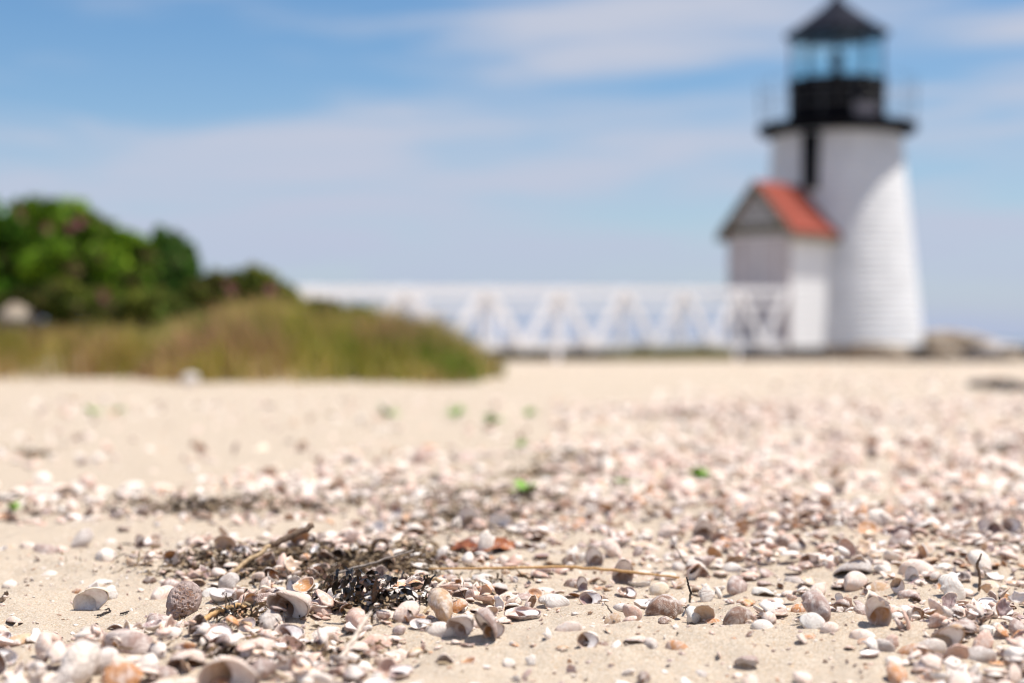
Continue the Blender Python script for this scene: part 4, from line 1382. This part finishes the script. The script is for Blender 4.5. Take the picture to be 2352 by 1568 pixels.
HB = list(BLOCK) + KEEP
near_l = [make_shape(k_, s_, 12, 4, .07) for k_, s_ in (('slipper', 1), ('slipper', 2), ('slipper', 3), ('slipper', 9), ('clam', 4), ('fragment', 5), ('fragment', 6), ('fragment', 11), ('fragment', 12), ('fragment', 13), ('fragment', 14), ('jingle', 7))]
x, y, r = scatter(17000, 1.36, 3.3, 71, 1.3)
k = ~blocked(x, y)
x, y = x[k], y[k]
litter('shell_litter', 'bed of small whole and broken shells between the larger ones', x, y, r, lambda r, n: np.clip(r.lognormal(-4.02, .42, n), .006, .034), near_l, .016, .07)
x, y, r = scatter(2600, 1.36, 2.7, 72, 1.2)
tiny_n = 3000
xt = r.uniform(-.8, .8, tiny_n); yt = r.uniform(1.4, 2.7, tiny_n)
tl = [make_shape('fragment', s_, 7, 2, .08) for s_ in (31, 32, 33)]
litter('shell_crumbs', 'tiny chips of broken shell sprinkled on the bare sand', np.concatenate([x, xt]), np.concatenate([y, yt]), r, lambda r, n: r.uniform(.002, .009, n), tl, .002, .08)
mid_l = [make_shape(k_, s_, 9, 2, 0) for k_, s_ in (('slipper', 1), ('slipper', 2), ('slipper', 3), ('clam', 4), ('jingle', 7))]
x, y, r = scatter(52000, 3.2, 8.5, 73, 1.25)
litter('shell_drift', 'dense drift of pale shells over the middle of the beach', x, y, r, lambda r, n: np.clip(r.lognormal(-3.62, .36, n), .009, .055), mid_l, .02, 0)
far_l = [make_shape(k_, s_, 6, 1, 0) for k_, s_ in (('slipper', 1), ('clam', 4), ('slipper', 8))]
x, y, r = scatter(52000, 8.5, 30, 74, 1.2)
kk = gz(x, y) < .12
litter('far_shell_drift', 'far pale band of shells running to the lighthouse rocks', x[kk], y[kk], r, lambda r, n: r.uniform(.02, .055, n), far_l, .015, 0)


# ------------------------------------------------------------------ seaweed and dry eelgrass
def ribbon(r, p, length, width, curl, rise):
    n = 7
    d = r.uniform(0, 2 * math.pi); dz = r.uniform(-.2, rise)
    pts = []; q_ = np.array(p, float)
    tw = r.uniform(0, math.pi); L, Rr = [], []
    for i in range(n):
        tdir = np.array((math.cos(d) * math.cos(dz), math.sin(d) * math.cos(dz), math.sin(dz)))
        sd = np.array((-math.sin(d), math.cos(d), 0)) * math.cos(tw) + np.array((0, 0, 1)) * math.sin(tw)
        w_ = width * (1 - .6 * abs(i / (n - 1) - .4))
        L.append(q_ + sd * w_ / 2); Rr.append(q_ - sd * w_ / 2)
        q_ = q_ + tdir * length / n
        d += r.normal(0, curl); dz += r.normal(-.12, curl * .8); tw += r.normal(0, .75)
    return np.array(L + Rr), [(i, i + 1, n + i + 1, n + i) for i in range(n - 1)]


def weed_clump(name, label, u0, u1, v0, v1, count, seed, mat, wl_=(.03, .065), ww=(.0025, .006), rise=1.0, hgt=.022):
    r = np.random.default_rng(seed)
    xc, yc = gp((u0 + u1) / 2, (v0 + v1) / 2)
    o = tag(empty(name, (xc, yc, float(gz(xc, yc)))), label, 'seaweed')
    for k in range(count):
        t_, q_ = r.uniform(-.95, .95) if k % 3 else r.normal(0, .4), r.uniform(-.9, .9) if k % 3 else r.normal(0, .4)
        u, v = (u0 + u1) / 2 + t_ * (u1 - u0) / 2, (v0 + v1) / 2 + q_ * (v1 - v0) / 2
        x, y = gp(u, v)
        h_ = max(.001, hgt * (1 - t_ * t_ - q_ * q_) * r.random())
        V, F = ribbon(r, (x - xc, y - yc, float(gz(x, y)) + h_ - o.location.z), r.uniform(*wl_), r.uniform(*ww), .55, rise)
        V[:, 2] = np.maximum(V[:, 2], gz(V[:, 0] + xc, V[:, 1] + yc) - o.location.z + .0008)
        link('frond', mk_mesh('frond', V, [np.array(F)], mat), o)
    return o


weed_clump('seaweed_clump', 'glossy black curled seaweed clump on top of the shell heap', 712, 960, 1340, 1402, 230, 81, M_weed, (.016, .042), (.004, .012), .35, hgt=.030)
weed_clump('seaweed_clump', 'small black seaweed tuft right of the long white clam shell', 955, 1010, 1350, 1388, 30, 82, M_weed, (.012, .03), (.004, .009), .7, hgt=.022)
weed_clump('seaweed_clump', 'black weed scrap at the foot of the upright pitted shell', 398, 428, 1402, 1422, 14, 83, M_weed, (.008, .02), (.002, .005))
weed_clump('seaweed_clump', 'dark weed wisps beside the curved orange-tan stalk', 490, 590, 1410, 1455, 40, 84, M_weed, (.02, .05), (.0015, .004))
weed_clump('seaweed_clump', 'thin black weed threads under the mauve shell in the lower right heap', 2175, 2275, 1432, 1460, 22, 85, M_weed, (.015, .04), (.001, .0025))
# dry eelgrass: uncountable
r = np.random.default_rng(90)
Vs, Fs, Ts, b = [], [], [], 0
EEL = [(680, 1297, 330, 36, 1300, 1.), (900, 1287, 150, 30, 600, .9), (1080, 1200, 150, 34, 520, .9), (560, 1425, 90, 20, 60, 1), (820, 1400, 200, 45, 160, 1), (500, 1165, 280, 18, 420, .6),
       (1330, 1055, 100, 20, 190, .4), (980, 1140, 260, 30, 300, .5), (1180, 1140, 100, 18, 260, .5), (1250, 1090, 120, 14, 160, .5), (620, 1510, 300, 30, 130, .8), (80, 1045, 60, 8, 60, .3), (1580, 955, 170, 12, 140, .3), (2300, 1040, 60, 14, 60, .3), (1100, 1350, 120, 30, 50, .8)]
for (u0, v0, su, sv, cnt, dk_) in EEL:
    for k in range(cnt):
        x, y = gp(u0 + r.normal(0, .5) * su, v0 + r.normal(0, .5) * sv)
        V, F = ribbon(r, (x, y, float(gz(x, y)) + r.uniform(.001, .014)), r.uniform(.012, .042) * max(1, y / 3.2), r.uniform(.0018, .0058) * max(1, y / 2.6), .40, .25)
        V[:, 2] = np.maximum(V[:, 2], gz(V[:, 0], V[:, 1]) + .0008)
        Vs.append(V); Fs.append(np.array(F) + b); b += len(V)
        c = [(.075, .050, .030), (.15, .10, .058), (.27, .19, .115), (.04, .028, .02), (.42, .31, .19)][r.choice(5, p=[.30, .26, .20, .14, .10])]
        Ts.append(np.tile(c, (len(V), 1)))
o = link('dry_eelgrass', mk_mesh('dry_eelgrass', np.concatenate(Vs), [np.concatenate(Fs)], M_eel, True, {'tint': ('FLOAT_COLOR', 'POINT', np.concatenate(Ts))}))
tag(o, 'dark brown dried eelgrass strewn among the shells', 'seaweed', kind='stuff')


# ------------------------------------------------------------------ stems, sticks, kelp
def P3(u, v, y):
    return Vector(W(u, v, y))


def stick(name, label, pts, rads, mat, n=7, wob=.0008):
    """pts: (u, v, depth or None for lying on the sand)"""
    Q_ = []
    for (u, v, y) in pts:
        if y is None:
            x, yy = gp(u, v); Q_.append(Vector((x, yy, float(gz(x, yy)) + .003)))
        else:
            Q_.append(P3(u, v, y))
    # resample
    P_, Rr = [], []
    for i in range(len(Q_) - 1):
        for f in np.linspace(0, 1, 6, endpoint=False):
            P_.append(Q_[i].lerp(Q_[i + 1], f) + Vector(np.random.default_rng(len(P_) + int(pts[0][0])).normal(0, wob, 3))); Rr.append(rads[i] + (rads[i + 1] - rads[i]) * f)
    P_.append(Q_[-1]); Rr.append(rads[-1])
    c = P_[0].copy()
    return tag(MB().tube([p - c for p in P_], Rr, n).build(name, mat, None, c, True), label, 'stick')


stick('dry_reed', 'thick brown reed stub slanting up out of the eelgrass', [(620, 1253, 2.20), (670, 1230, 2.21), (720, 1204, 2.22)], [.0044, .0052, .0046], M_reed_dark)
stick('dry_reed', 'slim tan reed joined below the thick brown stub', [(520, 1320, 2.13), (570, 1287, 2.17), (622, 1252, 2.20)], [.0034, .0034, .0034], M_reed)
stick('dry_stalk', 'curved orange-tan stalk rising from the sand left of the heap', [(455, 1441, None), (480, 1413, 1.80), (515, 1398, 1.81), (545, 1390, 1.82), (565, 1394, 1.82)], [.0034, .0032, .0030, .0028, .002], M_orange)
stick('thin_stem', 'long thin orange stem lying across the shells', [(985, 1305, 2.15), (1120, 1304, 2.15), (1300, 1300, 2.17), (1430, 1310, 2.16), (1560, 1326, 2.15)], [.0014, .002, .0023, .0023, .0014], M_orange, 6, .0004)
stick('grey_twig', 'slender grey twig slanting over the eelgrass behind the seaweed', [(770, 1316, 2.07), (850, 1294, 2.09), (950, 1262, 2.11)], [.0020, .0018, .0012], M_greystick, 6)
stick('dry_reed', 'short yellow-tan reed piece behind the white clam shell', [(940, 1316, 2.05), (985, 1326, 2.04), (1030, 1338, 2.03)], [.0024, .0026, .0022], M_reed)
stick('pale_twig', 'pale twig leaning upright in front of the shell heap', [(778, 1515, 1.58), (810, 1468, 1.60), (838, 1425, 1.62), (852, 1404, 1.63)], [.0030, .0028, .0024, .0014], M_paletwig)
stick('dark_twig', 'short dark twig sticking upright beside the brown-mauve shell', [(1583, 1387, None), (1586, 1360, 1.955), (1580, 1338, 1.955), (1577, 1324, 1.955)], [.0016, .0015, .0013, .0010], M_blacktwig, 6, .0003)
stick('thin_stem', 'pale thin stem bent upright behind the dark twig', [(1588, 1318, None), (1572, 1290, 2.24), (1553, 1258, 2.24), (1536, 1228, 2.25)], [.0016, .0014, .0010, .0007], M_greystick, 6, .0004)
stick('dark_stalk', 'dark curved stalk standing by the propped white clam shell', [(2248, 1360, None), (2250, 1325, 2.08), (2243, 1295, 2.08), (2254, 1270, 2.08)], [.0020, .0020, .0022, .0010], M_reed_dark, 6, .0003)
stick('dark_twig', 'short dark twig leaning among shells below the curved stalk', [(2310, 1412, None), (2305, 1390, 1.94), (2294, 1370, 1.94)], [.0017, .0015, .0010], M_blacktwig, 6)
stick('pale_twig', 'fine pale grass blade standing in front of the tan flat shell', [(1408, 1434, None), (1404, 1408, 1.86), (1388, 1382, 1.86)], [.0016, .0014, .0005], M_greystick, 5)
stick('pale_twig', 'fine whitish hair-thin stem above the heap', [(1062, 1384, 1.93), (1066, 1352, 1.94), (1064, 1334, 1.94)], [.0008, .0009, .0007], M_paletwig, 5, .0003)
stick('dark_twig', 'fine black hair-thin stem leaning right above the heap', [(1078, 1392, 1.90), (1062, 1365, 1.90), (1052, 1348, 1.90)], [.0006, .0006, .0004], M_blacktwig, 5, .0002)
stick('dry_reed', 'brown stub of reed at the left edge of the sand', [(4, 1383, None), (10, 1370, 1.99), (17, 1357, 1.99)], [.0030, .0030, .0028], M_reed_dark)
stick('dark_twig', 'tiny black curled twig on the sand below the cream shell', [(222, 1418, None), (238, 1412, None), (252, 1404, 1.935), (250, 1397, 1.94), (240, 1400, 1.94)], [.0013, .0013, .0011, .0010, .0007], M_blacktwig, 5, .0004)
stick('dark_twig', 'tiny black twig with a light shell chip, left of the pitted shell', [(276, 1413, None), (288, 1410, None), (296, 1403, 1.94)], [.0012, .0012, .0008], M_blacktwig, 5, .0004)
stick('dark_twig', 'forked black twig lying before the white dome shell', [(1556, 1459, None), (1572, 1444, 1.83), (1582, 1429, 1.84), (1594, 1431, 1.84), (1612, 1433, 1.84)], [.0009, .0012, .0015, .0011, .0009], M_blacktwig, 5, .0004)
stick('thin_stem', 'looped brown stem lying on the bare sand', [(1618, 1449, 1.82), (1590, 1444, 1.83), (1572, 1436, 1.84), (1562, 1440, 1.84), (1570, 1448, 1.83), (1586, 1455, 1.82)], [.0007, .0009, .001, .001, .001, .0008], M_reed_dark, 5, .0003)
stick('dry_reed', 'pale straw lying blurred beyond the heap', [(950, 1112, None), (1000, 1135, None), (1040, 1152, None)], [.004, .004, .004], M_paletwig)
stick('pale_twig', 'pale broken straw in front of the black seaweed tuft', [(1000, 1350, 1.98), (1022, 1334, 1.99)], [.0028, .0028], M_paletwig)

# kelp blade
rk = np.random.default_rng(4)
kx, ky = gp(1108, 1270)
n1_, n2_ = 16, 8
V = []
for i in range(n1_ + 1):
    for j in range(n2_ + 1):
        a, b_ = i / n1_, j / n2_
        wd_ = .042 * math.sin(math.pi * min(1, .12 + a * .86)) ** .6
        xx = (a - .5) * .105; yy = (b_ - .5) * wd_ * 1.6
        V.append((xx + .004 * rk.normal() * (0 < i < n1_), yy, .002 + .016 * b_ * (1 - .4 * b_) * math.sin(math.pi * a) ** .5 + .004 * math.sin(11 * a + 5 * b_) + .0025 * rk.normal()))
F = [(i * (n2_ + 1) + j, i * (n2_ + 1) + j + 1, (i + 1) * (n2_ + 1) + j + 1, (i + 1) * (n2_ + 1) + j) for i in range(n1_) for j in range(n2_)]
o = link('kelp_blade', mk_mesh('kelp_blade', np.array(V), [np.array(F)], M_kelp), None, (kx, ky + .03, float(gz(kx, ky + .03)) + .002))
tag(o, 'crinkled red-brown kelp blade lying among shells behind the heap', 'seaweed')

# ------------------------------------------------------------------ seedlings
def seedling(u, v, size, nl, seed, label):
    r = np.random.default_rng(seed)
    x, y = gp(u, v)
    o = tag(empty('seedling', (x, y, float(gz(x, y)))), label, 'seedling', 'green seedlings on the beach')
    MB().tube([(0, 0, -.005), (0, 0, size * .25)], [.0022, .0018], 6).build('stem', M_seed, o)
    for k in range(nl):
        an = 2 * math.pi * k / nl + r.uniform(-.3, .3); up = r.uniform(.35, 1.1)
        d = Vector((math.cos(an) * math.cos(up), math.sin(an) * math.cos(up), math.sin(up))); sd = Vector((-math.sin(an), math.cos(an), 0)); nn = sd.cross(d)
        L = size * r.uniform(.7, 1.1); w_ = L * .24
        b0 = Vector((0, 0, size * .15))
        V, F = [], []
        for i in range(6):
            f = i / 5; ww = w_ * math.sin(math.pi * (f * .9 + .06)) ; c = b0 + d * L * f - Vector((0, 0, 1)) * L * .30 * f * f
            V += [c + sd * ww, c - nn * ww * .25, c - sd * ww]
        for i in range(5):
            for j in range(2):
                F.append((i * 3 + j, i * 3 + j + 1, (i + 1) * 3 + j + 1, (i + 1) * 3 + j))
        MB().add(V, F).build('leaf', M_seed, o, smooth=True)


seedling(1205, 1140, .060, 8, 1, 'largest bright green seedling in the shells at the middle of the beach')
seedling(1600, 1103, .050, 7, 2, 'star-shaped green seedling alone to the right of the largest one')
seedling(1438, 1118, .042, 6, 3, 'small green seedling between the largest and the star-shaped one')
seedling(1130, 981, .075, 7, 4, 'green seedling on the bare sand, third from left of the far row')
seedling(890, 963, .095, 7, 5, 'green seedling on the bare sand, first of the far row')
seedling(1047, 962, .085, 7, 6, 'dull green seedling second in the far row on bare sand')
seedling(1215, 960, .060, 6, 7, 'faint green seedling last in the far row on bare sand')
seedling(1197, 1030, .045, 6, 8, 'pale yellow-green seedling midway between far row and largest one')
seedling(30, 1176, .030, 5, 9, 'small dark green seedling near the left edge of the beach')
seedling(210, 956, .07, 6, 10, 'pale green seedling on the left sand below the dune')
seedling(268, 950, .06, 6, 11, 'second pale green seedling beside the left one below the dune')
# lone white shell at the foot of the dune
x, y = gp(435, 886)
put_shell('clam', x, y, .13, 62, 0, 0, 'chalky white', 'white', .0, label='lone white shell gleaming at the foot of the dune grass')

# ------------------------------------------------------------------ labels that single each shell out
MARKS = [(s_['u'], s_['v'], m) for s_ in SHELLS if s_['label'] for m in [{
    'cream oval': 'the standing cream shell', 'pitted mau': 'the upright pitted shell', 'large pale': 'the knobbed whelk', 'big oval sh': 'the big tan-hollowed shell',
    'large rust': 'the rust-orange broken shell', 'large pink': 'the big rust-hollowed shell', 'barrel-sha': 'the barrel-shaped shell', 'chalky whi': 'the curl-marked egg shell',
    'large grey': 'the big dark-hollowed grey shell', 'streaked m': 'the near-black hollow', 'white tria': 'the red-brown kelp', 'dark brown': 'the sail-shaped brown piece',
    'shell stan': None, 'large brow': 'the tipped brown-mauve shell', 'tan-lined ': 'the tan-lined open shell', 'pointed ma': 'the pointed mauve shard', 'white clam': 'the propped white clam',
    'lone white': None}.get(s_['label'][:10])] if m]
for s_ in SHELLS:
    if s_['label'] and s_['label'].startswith('shell standing as a brown'):
        MARKS.append((s_['u'], s_['v'], 'the brown arch shell'))
    if s_['label'] and s_['label'].startswith('shell standing as an arch'):
        MARKS.append((s_['u'], s_['v'], 'the orange-lined arch shell'))
MARKS += [(830, 1370, 'the black seaweed clump'), (670, 1228, 'the thick brown reed stub'), (1583, 1355, 'the upright dark twig'), (2248, 1310, 'the curved dark stalk'), (1205, 1120, 'the largest seedling'),
          (815, 1460, 'the leaning pale twig'), (1600, 1095, 'the star-shaped seedling'), (1553, 1270, 'the bent pale stem'), (500, 1410, 'the curved orange-tan stalk'), (30, 1170, 'the left-edge seedling')]
ORD = ['', 'second ', 'third ', 'fourth ', 'fifth ', 'sixth ', 'seventh ', 'eighth ', 'ninth ', 'tenth ', 'eleventh ', 'twelfth ']
from collections import defaultdict
buckets = defaultdict(list)
for s_ in SHELLS:
    g_ = {'slipper': 'slipper shells strewn on the sand', 'pitted': 'slipper shells strewn on the sand', 'clam': 'clam shells strewn on the sand', 'jingle': 'thin flat shells strewn on the sand',
          'fragment': 'broken shell pieces strewn on the sand', 'whelk': None}[s_['kind']]
    if s_['label']:
        tag(s_['o'], s_['label'], 'shell', g_); continue
    ln = s_['lean']; le = s_['le']
    if le > 125:
        pose = 'lying hollow up'
    elif le < 32:
        pose = 'lying dome up'
    elif ln < 0:
        pose = 'tipped open'
    else:
        pose = 'propped on edge'
    if s_['kind'] in ('jingle', 'fragment'):
        pose = 'standing' if 45 < le < 135 else 'lying flat'
    size = 'small ' if s_['scale'] < .027 else ('large ' if s_['scale'] > .042 else '')
    du = [(((m[0] - s_['u']) ** 2 + ((m[1] - s_['v']) * 1.6) ** 2), m) for m in MARKS]
    d_, m = min(du, key=lambda q_: q_[0])
    a, b_ = s_['u'] - m[0], (s_['v'] - m[1]) * 1.6
    where = ('right of ' if a > 0 else 'left of ') if abs(a) > abs(b_) else ('in front of ' if b_ > 0 else 'behind ')
    key = (size + s_['colour'] + ' ' + WORD[s_['kind']] + ' ' + pose, where, m[2])
    buckets[key].append((d_, s_, g_))
for (what, where, mark), L in buckets.items():
    L.sort(key=lambda q_: q_[0])
    for i, (d_, s_, g_) in enumerate(L):
        pre = ', ' if i == 0 else ', ' + ORD[min(i, 11)]
        tag(s_['o'], what + pre + where + mark, 'shell', g_)
print('shell counts', {k: sum(q_['kind'] == k for q_ in SHELLS) for k in HERO}, 'tris', sum(len(m.loop_triangles) if m.loop_triangles else sum(len(p.vertices) - 2 for p in m.polygons) if len(m.polygons) < 5000 else len(m.polygons) * 2 for m in bpy.data.meshes))
